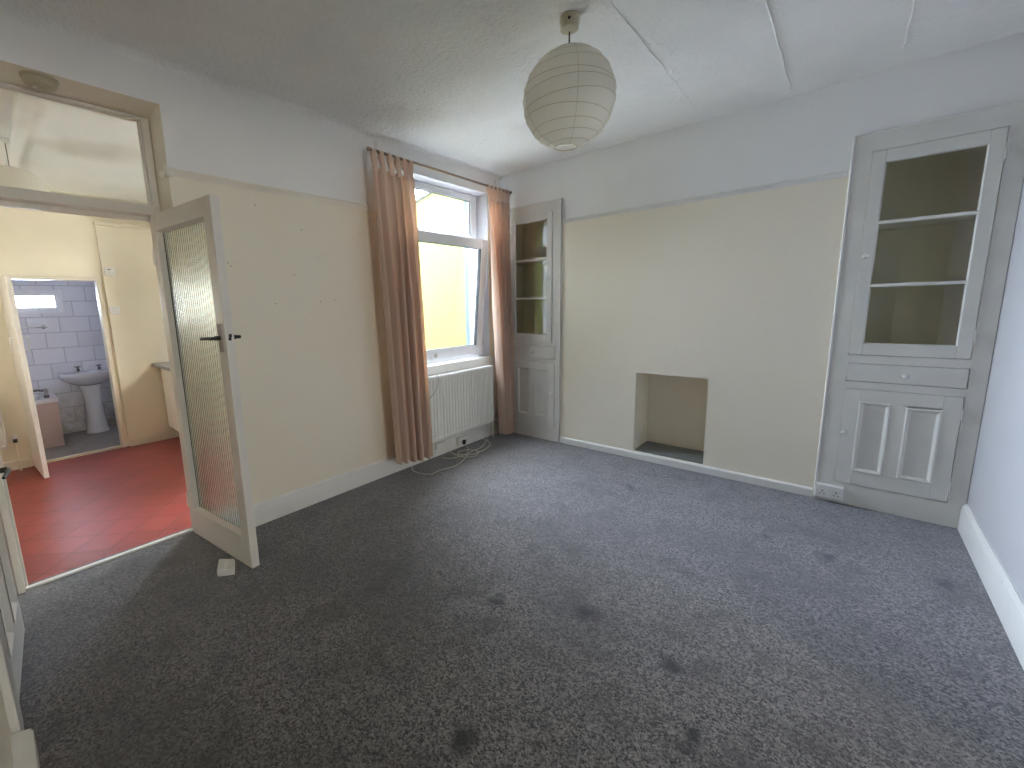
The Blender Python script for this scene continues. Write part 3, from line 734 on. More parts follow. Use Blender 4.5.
def cupboard(label, fx, door, glass, drawer, low, panels, knobs, hinge_x, carc, ajar=0.0):
    YC = 3.724; T = .020
    def sc(v, k=.9925):      # the fronts stand proud of the wall plane the sizes were taken on
        return tuple(sc(q, k) for q in v) if isinstance(v[0], tuple) else (v[0]*k, v[1]*k, 1.4+(v[2]-1.4)*k, 1.4+(v[3]-1.4)*k) if len(v) == 4 else (v[0]*k, 1.4+(v[1]-1.4)*k)
    door, glass, drawer, low, panels, knobs = sc(door), sc(glass), sc(drawer, .9930), sc(low), sc(panels), sc(knobs)
    root = empty('alcove_cupboard', ((fx[0]+fx[1])/2, YF, 0)); tag(root, label, 'cupboard', 'built in glazed alcove cupboards')
    # face frame, proud of the wall, with openings behind the doors and the drawer
    mb = slab_holes(MB(), 'y', YC, YF-.0005, fx[0], fx[1], 0.001, 2.378,
                    [(q[0]-.003, q[1]+.003, q[2]-.003, q[3]+.003) for q in (door, drawer, low)])
    fr = mb.build('face_frame', M['oldgloss'], root)
    mb = MB()       # bead round the outer edge of the frame
    for x in fx:
        if x > .6 or x < -2.7: continue
        s = 1 if x == fx[0] else -1
        mb.tube([(x+s*.004, YC, .001), (x+s*.004, YC, 2.376)], .0065, 8)
    mb.tube([(fx[0], YC, 2.374), (fx[1], YC, 2.374)], .0065, 8)
    mb.build('edge_bead', M['gloss'], root, smooth=60)
    # carcass: sides, back, top, divider, bottom
    cx0, cx1 = carc; mb = MB(); yb = 4.082
    mb.box(cx0+.002, cx0+.014, YF+.001, yb, .022, 2.345); mb.box(cx1-.014, cx1-.002, YF+.001, yb, .022, 2.345); mb.box(cx0+.014, cx1-.014, yb-.012, yb, .022, 2.345)
    mb.box(cx0+.014, cx1-.014, YF+.001, yb-.012, 2.325, 2.345); mb.box(cx0+.014, cx1-.014, YF+.001, yb-.012, .985, 1.005); mb.box(cx0+.014, cx1-.014, YF+.001, yb-.012, .815, .830); mb.box(cx0+.014, cx1-.014, YF+.001, yb-.012, .022, .042)
    mb.build('carcass', M['inside'], root)
    for zz in (1.842, 1.463):
        MB().box(cx0+.0145, cx1-.0145, YF+.012, yb-.0125, zz-.011, zz+.009, .002).build('shelf', M['shelf'], root)
    # glazed door
    gd = empty('glazed_door', (0, 0, 0)); gd.parent = root
    hx = door[0] if hinge_x == 0 else door[1]
    piv = Vector((hx, YC, 0)); gd.location = piv - root.location
    yf = YC - .006; yk = yf + T; gx0, gx1, gz0, gz1 = glass
    mb = MB()
    mb.box(door[0], gx0, yf, yk, door[2], door[3], .003); mb.box(gx1, door[1], yf, yk, door[2], door[3], .003)
    mb.box(gx0, gx1, yf, yk, door[2], gz0, .003); mb.box(gx0, gx1, yf, yk, gz1, door[3], .003)
    mb.frame_ring((gx0-.001, gx1+.001, gz0-.001, gz1+.001), (gx0+.005, gx1-.005, gz0+.005, gz1-.005), 0, -.010, yf+.001)
    mb.build('door_frame', M['oldgloss'], gd)
    for zz in (1.842, 1.463): MB().box(gx0-.001, gx1+.001, yf+.002, yk-.004, zz-.010, zz+.009, .003).build('glazing_bar', M['shelf'], gd)
    for z0, z1 in ((gz0, 1.453), (1.472, 1.832), (1.851, gz1)):
        MB().box(gx0-.002, gx1+.002, yf+.0115, yf+.0140, z0-.001, z1+.001).build('pane', M['cabglass'], gd)
    knob(gd, knobs[0][0], knobs[0][1], yf)
    gd.rotation_euler = (0, 0, ajar)
    for z in (door[2]+.13, door[3]-.13):
        MB().tube([(hx+(.004 if hinge_x else -.004), yf-.001, z-.035), (hx+(.004 if hinge_x else -.004), yf-.001, z+.035)], .005, 10).build('hinge', M['oldgloss'], root)
    # drawer
    dy = YC-.005
    dr = MB().box(drawer[0], drawer[1], dy, yk, drawer[2], drawer[3], .004).build('drawer', M['oldgloss'], root)
    mb = MB().box(drawer[0]+.03, drawer[1]-.03, YF+.001, YF+.26, drawer[2]+.016, drawer[2]+.022).box(drawer[0]+.03, drawer[0]+.04, YF+.001, YF+.26, drawer[2]+.022, drawer[3]-.02).box(drawer[1]-.04, drawer[1]-.03, YF+.001, YF+.26, drawer[2]+.022, drawer[3]-.02)
    mb.build('drawer_box', M['inside'], dr)
    knob(dr, knobs[1][0], knobs[1][1], dy)
    # lower door: stiles, rails and two sunk panels with mouldings
    yl = YC - .006; mb = MB(); p1, p2 = panels; zb, zt = p1[2], p1[3]
    mb.box(low[0], p1[0], yl, yk, low[2], low[3], .003); mb.box(p2[1], low[1], yl, yk, low[2], low[3], .003); mb.box(p1[1], p2[0], yl, yk, zb, zt, .003)
    mb.box(p1[0], p2[1], yl, yk, low[2], zb, .003); mb.box(p1[0], p2[1], yl, yk, zt, low[3], .003)
    ld = mb.build('lower_door', M['oldgloss'], root)
    for q in (p1, p2):
        mb = MB().box(q[0]-.003, q[1]+.003, yl+.011, yl+.016, q[2]-.003, q[3]+.003)
        r0 = (q[0]-.006, q[1]+.006, q[2]-.006, q[3]+.006); r1 = (q[0]+.002, q[1]-.002, q[2]+.002, q[3]-.002); r2 = (q[0]+.008, q[1]-.008, q[2]+.008, q[3]-.008); r3 = (q[0]+.020, q[1]-.020, q[2]+.020, q[3]-.020)
        mb.frame_ring(r0, r1, -.0005, .005, yl); mb.frame_ring(r1, r2, .005, .003, yl); mb.frame_ring(r2, r3, .003, -.0115, yl)
        mb.build('door_panel', M['oldgloss'], ld)
    knob(ld, knobs[2][0], knobs[2][1], yl)
    for z in (low[2]+.10, low[3]-.10):
        hx2 = low[0] if hinge_x == 0 else low[1]
        MB().tube([(hx2+(.004 if hinge_x else -.004), yl-.001, z-.03), (hx2+(.004 if hinge_x else -.004), yl-.001, z+.03)], .005, 10).build('hinge', M['oldgloss'], root)
    return root
cupboard('tall white glazed alcove cupboard in the corner behind the right curtain',
         (-2.775, -2.080), (-2.662, -2.186, 1.018, 2.278), (-2.620, -2.243, 1.098, 2.212), (-2.664, -2.146, .848, .977), (-2.664, -2.153, .146, .812),
         ((-2.598, -2.454, .235, .742), (-2.380, -2.236, .235, .735)), ((-2.209, 1.655), (-2.412, .911), (-2.180, .490)), 0, (-2.758, -2.112), -.008)
cupboard('tall white glazed alcove cupboard built against the right wall',
         (-.062, .630), (.034, .556, 1.024, 2.268), (.096, .497, 1.096, 2.198), (.036, .560, .850, .966), (.040, .557, .143, .797),
         ((.118, .259, .240, .714), (.334, .480, .244, .702)), ((.056, 1.645), (.306, .905), (.058, .503)), 1, (-.028, .598))

# ------------------------------------------------------------------ paper lantern
LX, LY, LZ, LR = -1.082, 1.995, 2.362, .216
lt = empty('pendant_lantern', (LX, LY, H)); tag(lt, 'round white paper lantern hanging from the ceiling', 'pendant lamp')
mb = MB().lathe([(.030, 0), (.046, -.004), (.047, -.020), (.046, -.030), (.046, -.032), (.043, -.034), (.041, -.054), (.030, -.061), (.012, -.063), (.001, -.064)], (LX, LY, H), 'z', 30)
rose = mb.build('ceiling_rose', M['oldplastic'], lt, smooth=40)
MB().lathe([(.007, 0), (.007, .0025), (.001, .003)], (LX+.022, LY-.041, H-.030), 'y', 10, -1).build('fixing_screw', M['black'], rose)
MB().tube([(LX, LY, H-.060), (LX+.001, LY, H-.2), (LX, LY, H-.30)], .0035, 8).build('cord', M['wire'], lt, smooth=60)
rnd = random.Random(5)
lat = [-76, -64, -50, -41, -25, -10, 3, 11, 29, 45, 54, 66, 76]
tiltk = [(rnd.uniform(1.2, 3.6), rnd.uniform(0, 2*PI)) for _ in lat]
nseg = 72
def lpt(i, f, k):
    """point on the paper between rib i and i+1 at fraction f; paper sags in a little between the wires"""
    a = 2*PI*k/nseg
    def la(j): return math.radians(lat[j] + tiltk[j][0]*math.sin(a+tiltk[j][1]))
    t = la(i)*(1-f) + la(min(i+1, len(lat)-1))*f
    sag = 1 - .010*math.sin(PI*f)*(1 if f else 0) - .0016*(1+math.cos(a*36))*math.sin(PI*f)
    r = LR*sag
    return (LX + r*math.cos(t)*math.cos(a), LY + r*math.cos(t)*math.sin(a), LZ + r*math.sin(t))
mb = MB(); R = []
for i in range(len(lat)-1):
    for f in (0, .2, .5, .8): R.append([lpt(i, f, k) for k in range(nseg)])
R.append([lpt(len(lat)-1, 0, k) for k in range(nseg)])
mb.rings(R, False, False)
sh = mb.build('paper_shade', M['paper'], lt, smooth=50)
for i in range(len(lat)):
    MB().tube([Vector((LX, LY, LZ)) + (Vector(lpt(i, 0, k)) - Vector((LX, LY, LZ)))*.998 for k in range(nseg)], .0014 if 0 < i < len(lat)-1 else .0022, 6, True).build('wire_rib', M['oldplastic'], sh, smooth=60)
mb = MB()
for a in (0.35, 1.62, 2.9, 4.1, 5.4):
    k = a/(2*PI)*nseg; pts = []
    for i in range(len(lat)-1):
        for f in (0, .2, .5, .8): pts.append(Vector(lpt(i, f, k)))
    c = Vector((LX, LY, LZ)); mb.tube([c + (q-c)*.9995 for q in pts], .0011, 5)
mb.build('paper_seams', M['oldplastic'], sh)
zt = LZ + LR*math.sin(math.radians(76)); rt = LR*math.cos(math.radians(76))
for a in (0, 2*PI/3, 4*PI/3): MB().tube([(LX+rt*math.cos(a), LY+rt*math.sin(a), zt), (LX+.015*math.cos(a), LY+.015*math.sin(a), zt-.03)], .0012, 5).build('wire_spoke', M['chrome'], sh)
MB().lathe([(.008, 0), (.018, -.006), (.018, -.040), (.015, -.045), (.001, -.045)], (LX, LY, zt-.015), 'z', 16).build('lamp_holder', M['plastic'], lt, smooth=40)
MB().lathe([(.013, 0), (.016, -.02), (.030, -.055), (.030, -.075), (.020, -.097), (.001, -.105)], (LX, LY, zt-.060), 'z', 18).build('bulb', M['ceramic'], lt, smooth=60)

# ------------------------------------------------------------------ kitchen beyond the doorway
def st(mb, name, mat, label, cat, **kw): return struct(mb.build(name, mat, **kw), label, cat)
st(MB().box(KX, -3.12, KY0, KY1, KZ-.1, KZ), 'kitchen_floor', M['quarry'], 'red diagonal tile floor of the kitchen', 'floor')
st(MB().box(-3.16, -3.12, -.3, 1.2, KZ-.1, -.001), 'trim_7', M['quarry'], 'red tiled step up from the kitchen to the carpet', 'step')
mb = MB().box(KX-.13, -3.12, KY0-.3, KY1+.25, KC, KC+.25)
mb.box(-6.2, -3.13, .285, .345, KC-.05, KC)
st(mb, 'kitchen_ceiling', M['kwhite'], 'white kitchen ceiling seen through the fanlight', 'ceiling')
BD = (.178, .868, KZ, 1.790)
KW = [(-5.35, -4.45, 0.98, 1.95), (-4.00, -3.35, .20, 1.88)]
o = slab_holes(MB(), 'x', KX, KX-.13, KY0-.3, KY1+.25, KZ-.2, KC+.1, [BD]).build('kitchen_wall_far', M['kcream'], extra=(M['tiles'],))
set_slot(o, lambda c, n: c.x < KX-.129, 1)
struct(o, 'yellow cream kitchen wall with the bathroom doorway', 'wall')
o = slab_holes(MB(), 'y', KY1, KY1+.25, KX, -3.12, KZ-.2, KC+.1, KW).build('kitchen_wall_side', M['kcream'], extra=(M['yellow'],))
set_slot(o, lambda c, n: c.y > KY1+.249, 1)
struct(o, 'kitchen side wall facing the yard', 'wall')
KL = (-5.25, -4.80, 1.25, 1.80)  # unseen opening, added to brighten the left part of the kitchen
st(slab_holes(MB(), 'y', KY0, KY0-.3, KX, -3.12, KZ-.2, KC+.1, [KL]), 'kitchen_wall_left', M['kcream'], 'yellow cream kitchen wall hidden left of the doorway', 'wall')
# boarded lining right of the bathroom door with a capping strip
mb = MB().box(KX+.0005, KX+.035, .926, KY1-.001, KZ+.001, 2.385, .006)
mb.box(KX+.0005, KX+.055, .916, KY1-.001, 2.385, 2.425, .006)
st(mb, 'trim_8', M['kcream'], 'boxed lining panel with capping right of the bathroom door', 'panel')
mb = MB().prism([(KX+.0355+a, .930, KZ+b) for a, b in skirt_prof(.078, .018)], (0, .50, 0))
st(mb, 'trim_9', M['cabinet'], 'low cream skirting right of the bathroom door', 'skirting board')
st(MB().prism([(KX+a, KY0+.01, KZ+b) for a, b in skirt_prof(.10, .018)], (0, 1.09, 0)), 'trim_10', M['cabinet'], 'low cream skirting left of the bathroom door', 'skirting board')
# bathroom door frame and threshold
mb = MB()
cs = .032
mb.box(KX-.135, KX+.018, BD[1]-.004, BD[1]+cs, KZ, BD[3]+cs, .004); mb.box(KX-.135, KX+.018, BD[0]-cs, BD[0]+.004, KZ, BD[3]+cs, .004); mb.box(KX-.135, KX+.018, BD[0]+.004, BD[1]-.004, BD[3]-.004, BD[3]+cs, .004)
st(mb, 'trim_11', M['cabinet'], 'cream frame of the bathroom doorway', 'door frame')
st(MB().box(KX-.06, KX-.02, BD[0]+.004, BD[1]-.004, KZ, KZ+.008, .003), 'trim_12', M['brass'], 'worn threshold strip of the bathroom doorway', 'threshold')
d3 = empty('door_3', (KX+.022, .116, KZ+.012), math.atan2(.155-.116, .58))
struct(d3, 'cream bathroom door standing open into the kitchen', 'door')
mb = MB().box(0, .625, -.0, .036, 0, 1.91, .003); mb.build('door_leaf', M['doorpaint'], d3, True)
for s, yf in ((-1, 0), (1, .036)):
    mb = MB().tube(smooth_path([(.565, yf, 1.24), (.565, yf+s*.035, 1.245), (.567, yf+s*.042, 1.285), (.568, yf+s*.042, 1.325), (.565, yf+s*.035, 1.36), (.565, yf, 1.365)], 5), .006, 8)
    mb.build('pull_handle', M['plastic'], d3, True, 50)
# switches
def switch(label, y, z, kind):
    r = empty('light_switch' if kind else 'fused_switch', (KX+.036, y, z)); tag(r, label, 'switch')
    MB().box(KX+.036, KX+.062, y-.043, y+.043, z-.043, z+.043, .004).build('back_box', M['plastic'], r)
    fp = MB().box(KX+.062, KX+.071, y-.045, y+.045, z-.045, z+.045, .004).build('faceplate', M['plastic'], r)
    MB().box(KX+.071, KX+.076, y-.012, y+.012, z-.016+(.004 if kind else -.008), z+.016+(.004 if kind else -.008), .002).build('rocker', M['plastic'], fp)
    if not kind: MB().box(KX+.071, KX+.0725, y-.018, y+.010, z+.020, z+.028).build('indicator', M['black'], fp)
switch('white fused switch with dark indicator, upper of two right of the bathroom door', .988, 1.885, 0)
switch('white light switch, lower of two right of the bathroom door', .980, 1.458, 1)
# base cabinet run against the kitchen side wall, starting at the far wall
kc = empty('base_cabinet', (-5.7, 1.66, KZ)); tag(kc, 'cream kitchen base cabinet in the far corner of the kitchen', 'cabinet')
kx0, kx1 = KX+.06, -4.45
mb = MB().box(kx0, kx1, 1.352, KY1-.002, KZ+.16, .775, .002); mb.build('carcass', M['cabinet'], kc)
MB().box(kx0+.02, kx1, 1.45, KY1-.01, KZ+.001, KZ+.16).build('plinth', M['wire'], kc)
dx = (kx1-kx0)/3
for k in range(3):
    dd = MB().box(kx0+k*dx+.003, kx0+(k+1)*dx-.003, 1.332, 1.3515, KZ+.165, .765, .003).build('cabinet_door', M['cabinet'], kc)
    MB().tube([(kx0+k*dx+.05, 1.332, .70), (kx0+k*dx+.05, 1.305, .70), (kx0+k*dx+.05, 1.305, .60), (kx0+k*dx+.05, 1.332, .60)], .005, 8).build('handle', M['plastic'], dd)
o = MB().box(KX+.037, kx1+.01, 1.255, KY1-.002, .776, .814, .005).build('worktop', M['worktop'])
tag(o, 'grey worktop on the cream kitchen cabinet', 'worktop')
# kitchen radiator by the left edge
kr = empty('radiator', (KX+.06, -.45, .12)); tag(kr, 'white radiator at the photo edge, left of the bathroom door in the kitchen', 'radiator')
mb = MB(); y0r, y1r, z0r, z1r = -.95, -.034, .105, .66; n = 22; pt_ = (y1r-y0r-.03)/n; prof = []
for k in range(n):
    b = y0r+.015+k*pt_; prof += [(b, 0), (b+pt_*.3, 0), (b+pt_*.42, -.010), (b+pt_*.88, -.010)]
prof.append((y1r-.015, 0)); xf = KX+.10
mb.prism([(xf+d, y, z0r+.03) for y, d in prof] + [(xf-.016, y1r-.015, z0r+.03), (xf-.016, y0r+.015, z0r+.03)], (0, 0, z1r-z0r-.06))
mb.box(xf-.014, xf+.001, y0r, y1r, z0r, z0r+.032, .005); mb.box(xf-.014, xf+.001, y0r, y1r, z1r-.032, z1r, .005); mb.box(xf-.014, xf+.001, y1r-.016, y1r, z0r, z1r, .004)
mb.build('front_panel', M['rad'], kr)
MB().box(KX+.001, xf-.016, -.70, -.66, .2, .5).build('wall_bracket', M['rad'], kr); 
MB().tube([(xf-.01, y1r-.005, .14), (xf-.01, .02, .14), (xf-.01, .02, KZ+.002)], .008, 10).build('pipe', M['kcream'], kr, smooth=50)
p = MB().lathe([(.014, 0), (.017, .004), (.017, .035), (.013, .038)], (xf-.01, .02, .150), 'z', 16).build('valve_body', M['black'], kr, smooth=40); p['label'] = 'dark valve body'
MB().lathe([(.016, 0), (.024, .004), (.024, .03), (.018, .045), (.001, .048)], (xf-.01, .02, .189), 'z', 16).build('valve_cap', M['plastic'], kr, smooth=40)
# kitchen pendant
kp = empty('pendant_lamp', (-4.72, .262, KC)); tag(kp, 'cream domed pendant shade seen through the fanlight', 'pendant lamp')
kpx, kpy = -4.72, .262
MB().lathe([(.02, 0), (.035, -.004), (.035, -.022), (.012, -.03), (.001, -.031)], (kpx, kpy, KC), 'z', 20).build('ceiling_rose', M['plastic'], kp, smooth=40)
MB().tube([(kpx, kpy, KC-.03), (kpx, kpy, KC-.21)], .003, 6).build('cord', M['wire'], kp)
prof = [(.020, -.198)] + [(.02+.190*math.sin(a), -.198-.19*(1-math.cos(a))) for a in [PI/2*k/9 for k in range(1, 10)]] 
prof = prof + [(r-.002, h) for r, h in prof[::-1]]
MB().lathe(prof, (kpx, kpy, KC), 'z', 40).build('shade', M['paper'], kp, smooth=60)

# kitchen windows onto the yard
def side_window(name, label, x0, x1, z0, z1, mid=None, yw=KY1+.12):
    r = empty(name, ((x0+x1)/2, yw+.03, z0)); struct(r, label, 'window')
    mb = MB(); f = .06; ya, yb = yw, yw+.06
    mb.box(x0, x0+f, ya, yb, z0, z1, .004); mb.box(x1-f, x1, ya, yb, z0, z1, .004); mb.box(x0+f, x1-f, ya, yb, z1-f, z1, .004); mb.box(x0+f, x1-f, ya, yb, z0, z0+f, .004)
    if mid: mb.box(x0+f, x1-f, ya, yb, mid-.04, mid+.04, .004)
    mb.build('window_frame', M['upvc'], r)
    MB().box(x0+f, x1-f, ya+.028, ya+.032, z0+f, z1-f).build('pane', M['glass'], r)
side_window('window_2', 'kitchen window over the worktop facing the yard', *KW[0])
side_window('window_3', 'narrow kitchen window near the doorway facing the yard', *KW[1])

side_window('kitchen_fill_window', 'unseen kitchen window added left of the doorway for fill daylight', *KL, yw=KY0-.2)

# ------------------------------------------------------------------ bathroom
BW = (-.25, .692, 1.447, 1.745)
bxw = KX-.13
st(MB().box(BX, bxw, BY0, BY1, KZ-.1, KZ-.001), 'bathroom_floor', M['lino'], 'dull grey bathroom vinyl floor', 'floor')
st(MB().box(BX-.2, bxw, BY0-.2, BY1+.2, BC, BC+.2), 'bathroom_ceiling', M['kwhite'], 'bathroom ceiling', 'ceiling')
st(slab_holes(MB(), 'x', BX, BX-.2, BY0-.2, BY1+.2, KZ-.2, BC+.1, [BW]), 'bathroom_wall_far', M['tiles'], 'white tiled bathroom wall with stained lower courses', 'wall')
mb = MB().box(BX, bxw, BY1, BY1+.2, KZ-.2, BC+.1).box(BX, bxw, BY0-.2, BY0, KZ-.2, BC+.1)
st(mb, 'bathroom_wall_side', M['tiles'], 'tiled side walls of the bathroom', 'wall')
w4 = empty('window_4', (BX-.05, .22, BW[2])); struct(w4, 'small high bathroom window with white frame', 'window')
mb = MB(); y0b, y1b, z0b, z1b = BW; xa, xb = BX-.07, BX+.012
f = .036
mb.box(xa, xb, y0b, y0b+f, z0b, z1b, .004); mb.box(xa, xb, y1b-f, y1b, z0b, z1b, .004); mb.box(xa, xb, y0b+f, y1b-f, z1b-f, z1b, .004); mb.box(xa, xb, y0b+f, y1b-f, z0b, z0b+f, .004)
mb.build('window_frame', M['upvc'], w4)
mb = MB(); y0c, y1c, z0c, z1c = y0b+f, y1b-f, z0b+f, z1b-f; f2 = .042
mb.box(xa+.01, xb-.012, y0c, y0c+f2, z0c, z1c, .004); mb.box(xa+.01, xb-.012, y1c-f2, y1c, z0c, z1c, .004); mb.box(xa+.01, xb-.012, y0c+f2, y1c-f2, z1c-f2, z1c, .004); mb.box(xa+.01, xb-.012, y0c+f2, y1c-f2, z0c, z0c+f2, .004)
mb.build('opening_sash', M['upvc'], w4)
MB().box(BX-.032, BX-.028, y0c+f2, y1c-f2, z0c+f2, z1c-f2).build('pane', M['glass'], w4)
# towel rail
tr = empty('towel_rail', (BX, .2, 1.276)); tag(tr, 'chrome towel rail on the tiled wall under the small window', 'towel rail')
MB().tube([(BX+.05, -.10, 1.276), (BX+.05, .50, 1.276)], .008, 10).build('rail', M['chrome'], tr, smooth=60)
for yy in (-.05, .465):
    MB().lathe([(.026, 0), (.026, .006), (.012, .012), (.010, .045), (.013, .052), (.013, .060), (.001, .062)], (BX+.0005, yy, 1.276), 'x', 16).build('post', M['chrome'], tr, smooth=50)
# bath
bt = empty('bath', (-7.32, -.4, KZ)); tag(bt, 'white bath with pink brown side panel under the small window', 'bath')
byA, byB, bxA, bxB, bz = -1.25, .425, BX+.004, -6.985, .440
def rrect(x0, x1, y0, y1, r, z, n=5):
    P = []
    for cx, cy, a0 in ((x1-r, y1-r, 0), (x0+r, y1-r, PI/2), (x0+r, y0+r, PI), (x1-r, y0+r, 1.5*PI)):
        for k in range(n+1): P.append((cx+r*math.cos(a0+PI/2*k/n), cy+r*math.sin(a0+PI/2*k/n), z))
    return P
mb = MB().rings([rrect(bxA, bxB+.012, byA, byB+.012, .02, bz-.045), rrect(bxA, bxB+.012, byA, byB+.012, .02, bz), rrect(bxA+.05, bxB-.04, byA+.06, byB-.13, .10, bz), rrect(bxA+.06, bxB-.05, byA+.08, byB-.15, .10, bz-.03), rrect(bxA+.12, bxB-.11, byA+.2, byB-.25, .10, bz-.34)], True, True)
mb.build('tub', M['ceramic'], bt, smooth=50)
for ya, yb in ((byA, .197), (.200, byB)):
    MB().box(bxB-.018, bxB, ya, yb, KZ+.001, bz-.046, .003).build('side_panel', M['bathpanel'], bt)
MB().box(bxA, bxB-.019, byB-.018, byB, KZ+.001, bz-.046, .003).build('end_panel', M['bathpanel'], bt)
mb = MB().box(-7.22, -7.10, .325, .375, bz+.001, bz+.035, .008)
mb.tube(smooth_path([(-7.16, .35, bz+.03), (-7.16, .34, bz+.075), (-7.16, .27, bz+.095), (-7.16, .19, bz+.075)], 5), .013, 10)
mb.build('mixer_tap', M['tapmetal'], bt, smooth=40)
for xx in (-7.22, -7.10): MB().lathe([(.012, 0), (.012, .03), (.020, .035), (.024, .05), (.020, .068), (.001, .07)], (xx, .35, bz+.033), 'z', 12).build('tap_handle', M['dull'], bt, smooth=40)
# pedestal basin
bs = empty('pedestal_basin', (-7.42, .80, KZ)); tag(bs, 'white pedestal wash basin under the bathroom tiles', 'basin')
yc, hw, xbk, xfr, bzt = .800, .295, BX+.004, -7.235, .668
def dee(s, z, inset=0.0, back=None, n=22):
    P = []; bk = xbk+inset if back is None else back
    for k in range(n+1):
        a = -PI/2 + PI*k/n; P.append((bk+.12*s + (xfr-inset-bk-.12*s)*max(0, math.cos(a))**.75, yc+(hw*s-inset)*math.sin(a), z))
    P.append((bk, yc+(hw*s-inset)*.97, z)); P.append((bk, yc-(hw*s-inset)*.97, z))
    return P
def deeq(fw, fd, z):
    return [(xbk+(x-xbk)*fd, yc+(y-yc)*fw, z) for x, y, _ in dee(1, z)]
mb = MB().rings([deeq(.34, .45, bzt-.19), deeq(.62, .72, bzt-.15), deeq(.90, .93, bzt-.09), deeq(.985, .99, bzt-.045), deeq(1, 1, bzt-.015), deeq(.99, .99, bzt), ])
mb.build('bowl', M['ceramic'], bs, smooth=60)
mb = MB().lathe([(.001, .0), (.20, .001), (.215, .004), (.20, .006), (.001, .002)], (xbk+.26, yc, bzt), 'z', 30)
mb.build('rim', M['ceramic'], bs, smooth=60)
mb = MB()
rings = []
for z, w_, d_ in ((KZ+.001, .125, .125), (KZ+.05, .112, .115), (KZ+.25, .095, .10), (.30, .092, .098), (.44, .105, .11), (bzt-.17, .125, .12)):
    rings.append([(xbk+.20+d_*math.cos(2*PI*k/24), yc+w_*math.sin(2*PI*k/24), z) for k in range(24)])
mb.rings(rings); mb.build('pedestal', M['ceramic'], bs, smooth=60)
for s, yy in ((1, yc-.085), (-1, yc+.13)):
    mb = MB().lathe([(.020, 0), (.020, .006), (.013, .012), (.013, .045), (.009, .052), (.009, .060)], (xbk+.08, yy, bzt+.001), 'z', 14)
    mb.tube([(xbk+.08, yy, bzt+.035), (xbk+.13, yy, bzt+.045), (xbk+.165, yy, bzt+.035), (xbk+.17, yy, bzt+.022)], .010, 10)
    mb.tube([(xbk+.08, yy-.032, bzt+.066), (xbk+.08, yy+.032, bzt+.066)], .007, 8); mb.tube([(xbk+.05, yy, bzt+.066), (xbk+.11, yy, bzt+.066)], .007, 8)
    mb.build('tap', M['tapmetal'], bs, smooth=40)

# ------------------------------------------------------------------ outside
st(MB().box(-12, -3.12, KY1+.25, 6.5, -.5, -.3), 'yard_ground', M['yard'], 'concrete side yard outside the window', 'ground')
st(MB().box(3.6, 12, -4, 8, -.5, -.3), 'fill_room_ground', M['yard'], 'concrete ground outside the added front room window', 'ground')
# neighbouring lime yellow outbuilding with a lean-to roof line
mb = MB().prism([(-9.0, 4.8, -.3), (-3.12, 4.8, -.3), (-3.12, 4.8, 3.50), (-5.35, 4.8, 3.02), (-9.0, 4.8, 2.25)], (0, .3, 0))
o = mb.build('outbuilding_wall', M['yellow']); struct(o, 'lime yellow outside wall seen through the window', 'wall')
mb = MB().prism([(-9.1, 4.74, 2.25), (-5.35, 4.74, 3.04), (-3.12, 4.74, 3.52), (-3.12, 4.74, 3.58), (-5.35, 4.74, 3.10), (-9.1, 4.74, 2.31)], (0, .4, 0))
struct(mb.build('outbuilding_roof', M['slate']), 'sloping verge on the yellow outside wall', 'roof')
mb = MB().prism([(KX-1.6, KY1+.40, 2.52), (KX-1.6, -1.0, 3.55), (KX-1.6, -1.0, 3.65), (KX-1.6, KY1+.40, 2.60)], (-3.13-KX+1.6, 0, 0))
kroof = mb.build('kitchen_roof', M['slate']); struct(kroof, 'slate lean-to roof over the kitchen', 'roof')
o = MB().tube([(KX-1.6, KY1+.46, 2.50), (-3.13, KY1+.46, 2.50)], .05, 12).build('gutter', M['gutter'], kroof, smooth=60)

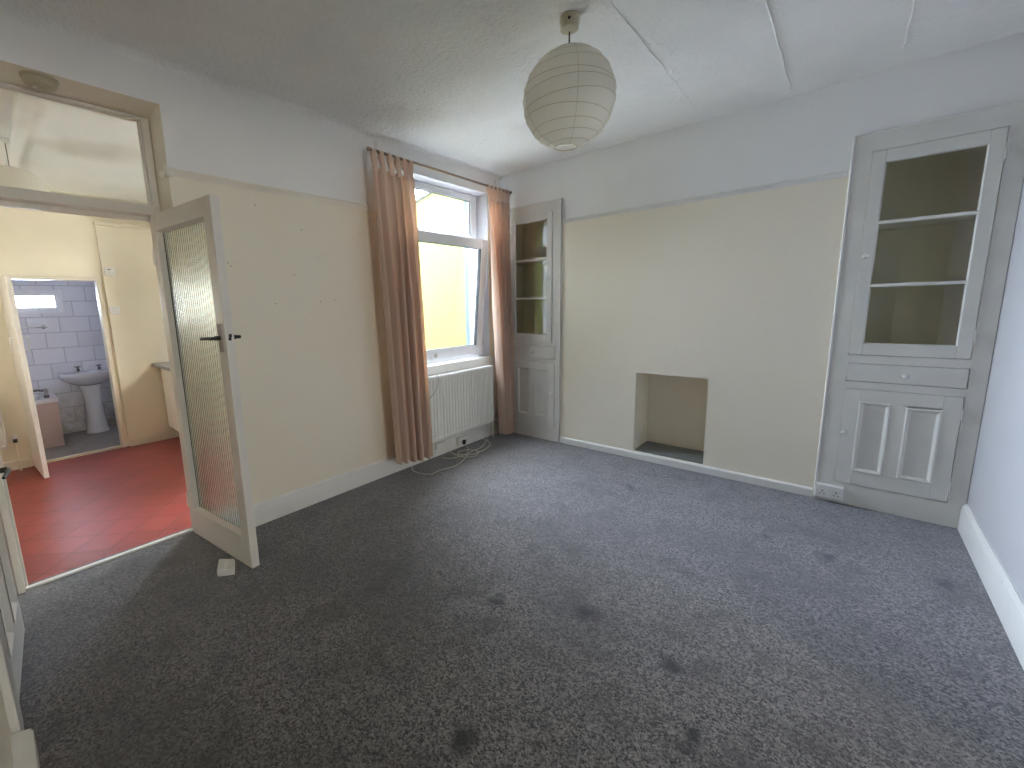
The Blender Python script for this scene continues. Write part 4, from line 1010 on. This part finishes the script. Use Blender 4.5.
# ------------------------------------------------------------------ light
wd = bpy.data.worlds.new('sky'); scene.world = wd; wd.use_nodes = True
t = wd.node_tree; t.nodes.clear()
out = t.nodes.new('ShaderNodeOutputWorld'); bg = t.nodes.new('ShaderNodeBackground'); bg.inputs[1].default_value = 1.0
tc = t.nodes.new('ShaderNodeTexCoord'); sp = t.nodes.new('ShaderNodeSeparateXYZ'); t.links.new(tc.outputs['Generated'], sp.inputs[0])
sky = mixc(t, ramp(t, sp.outputs[0], -.7, .7), (0.70, 0.80, 1.0), (1.0, 0.95, 0.88))
t.links.new(sky, bg.inputs[0]); bg.inputs[1].default_value = 16.0
t.links.new(bg.outputs[0], out.inputs[0])

def portal(name, loc, rot, sx, sy):
    l = bpy.data.lights.new(name, 'AREA'); l.shape = 'RECTANGLE'; l.size = sx; l.size_y = sy; l.cycles.is_portal = True
    o = bpy.data.objects.new(name, l); COL.objects.link(o); o.location = loc; o.rotation_euler = rot; return o
portal('fill_room_daylight', (3.61, .40, 1.45), (0, math.radians(90), 0), .68, .74)  # portal for the added front room window
portal('window_daylight', (-3.13, 3.0, 1.69), (0, math.radians(-90), 0), 1.62, .98)
portal('kitchen_window_daylight', (-4.9, KY1+.26, 1.515), (math.radians(-90), 0, 0), 1.08, 1.05)
portal('kitchen_fill_daylight', (-5.025, KY0-.31, 1.525), (math.radians(90), 0, 0), .43, .53)
portal('narrow_window_daylight', (-3.70, KY1+.26, .99), (math.radians(-90), 0, 0), .68, 1.76)
portal('bathroom_daylight', (BX-.21, .22, 1.596), (0, math.radians(-90), 0), .29, .92)

# ------------------------------------------------------------------ camera
cam = bpy.data.cameras.new('camera'); co = bpy.data.objects.new('camera', cam); COL.objects.link(co)
R3 = Matrix(((0.745439, -0.087881, 0.660756), (0.666084, 0.136199, -0.733336), (-0.025548, 0.986776, 0.160064)))
co.matrix_world = Matrix.Translation((0, 0, 1.4)) @ R3.to_4x4()
cam.sensor_fit = 'HORIZONTAL'; cam.sensor_width = 36.0; cam.lens = 14.869355; cam.shift_x = .046443; cam.shift_y = -.008858
cam.clip_start = .02; cam.clip_end = 200
scene.camera = co

vs = scene.view_settings; vs.view_transform = 'Standard'; vs.look = 'None'; vs.gamma = 1.0; vs.use_curve_mapping = False
vs.exposure = 1.82
cy = scene.cycles
cy.use_denoising = True; cy.max_bounces = 16; cy.diffuse_bounces = 10; cy.glossy_bounces = 6; cy.transmission_bounces = 10; cy.transparent_max_bounces = 16
cy.sample_clamp_indirect = 12.0; cy.caustics_refractive = True; cy.caustics_reflective = False
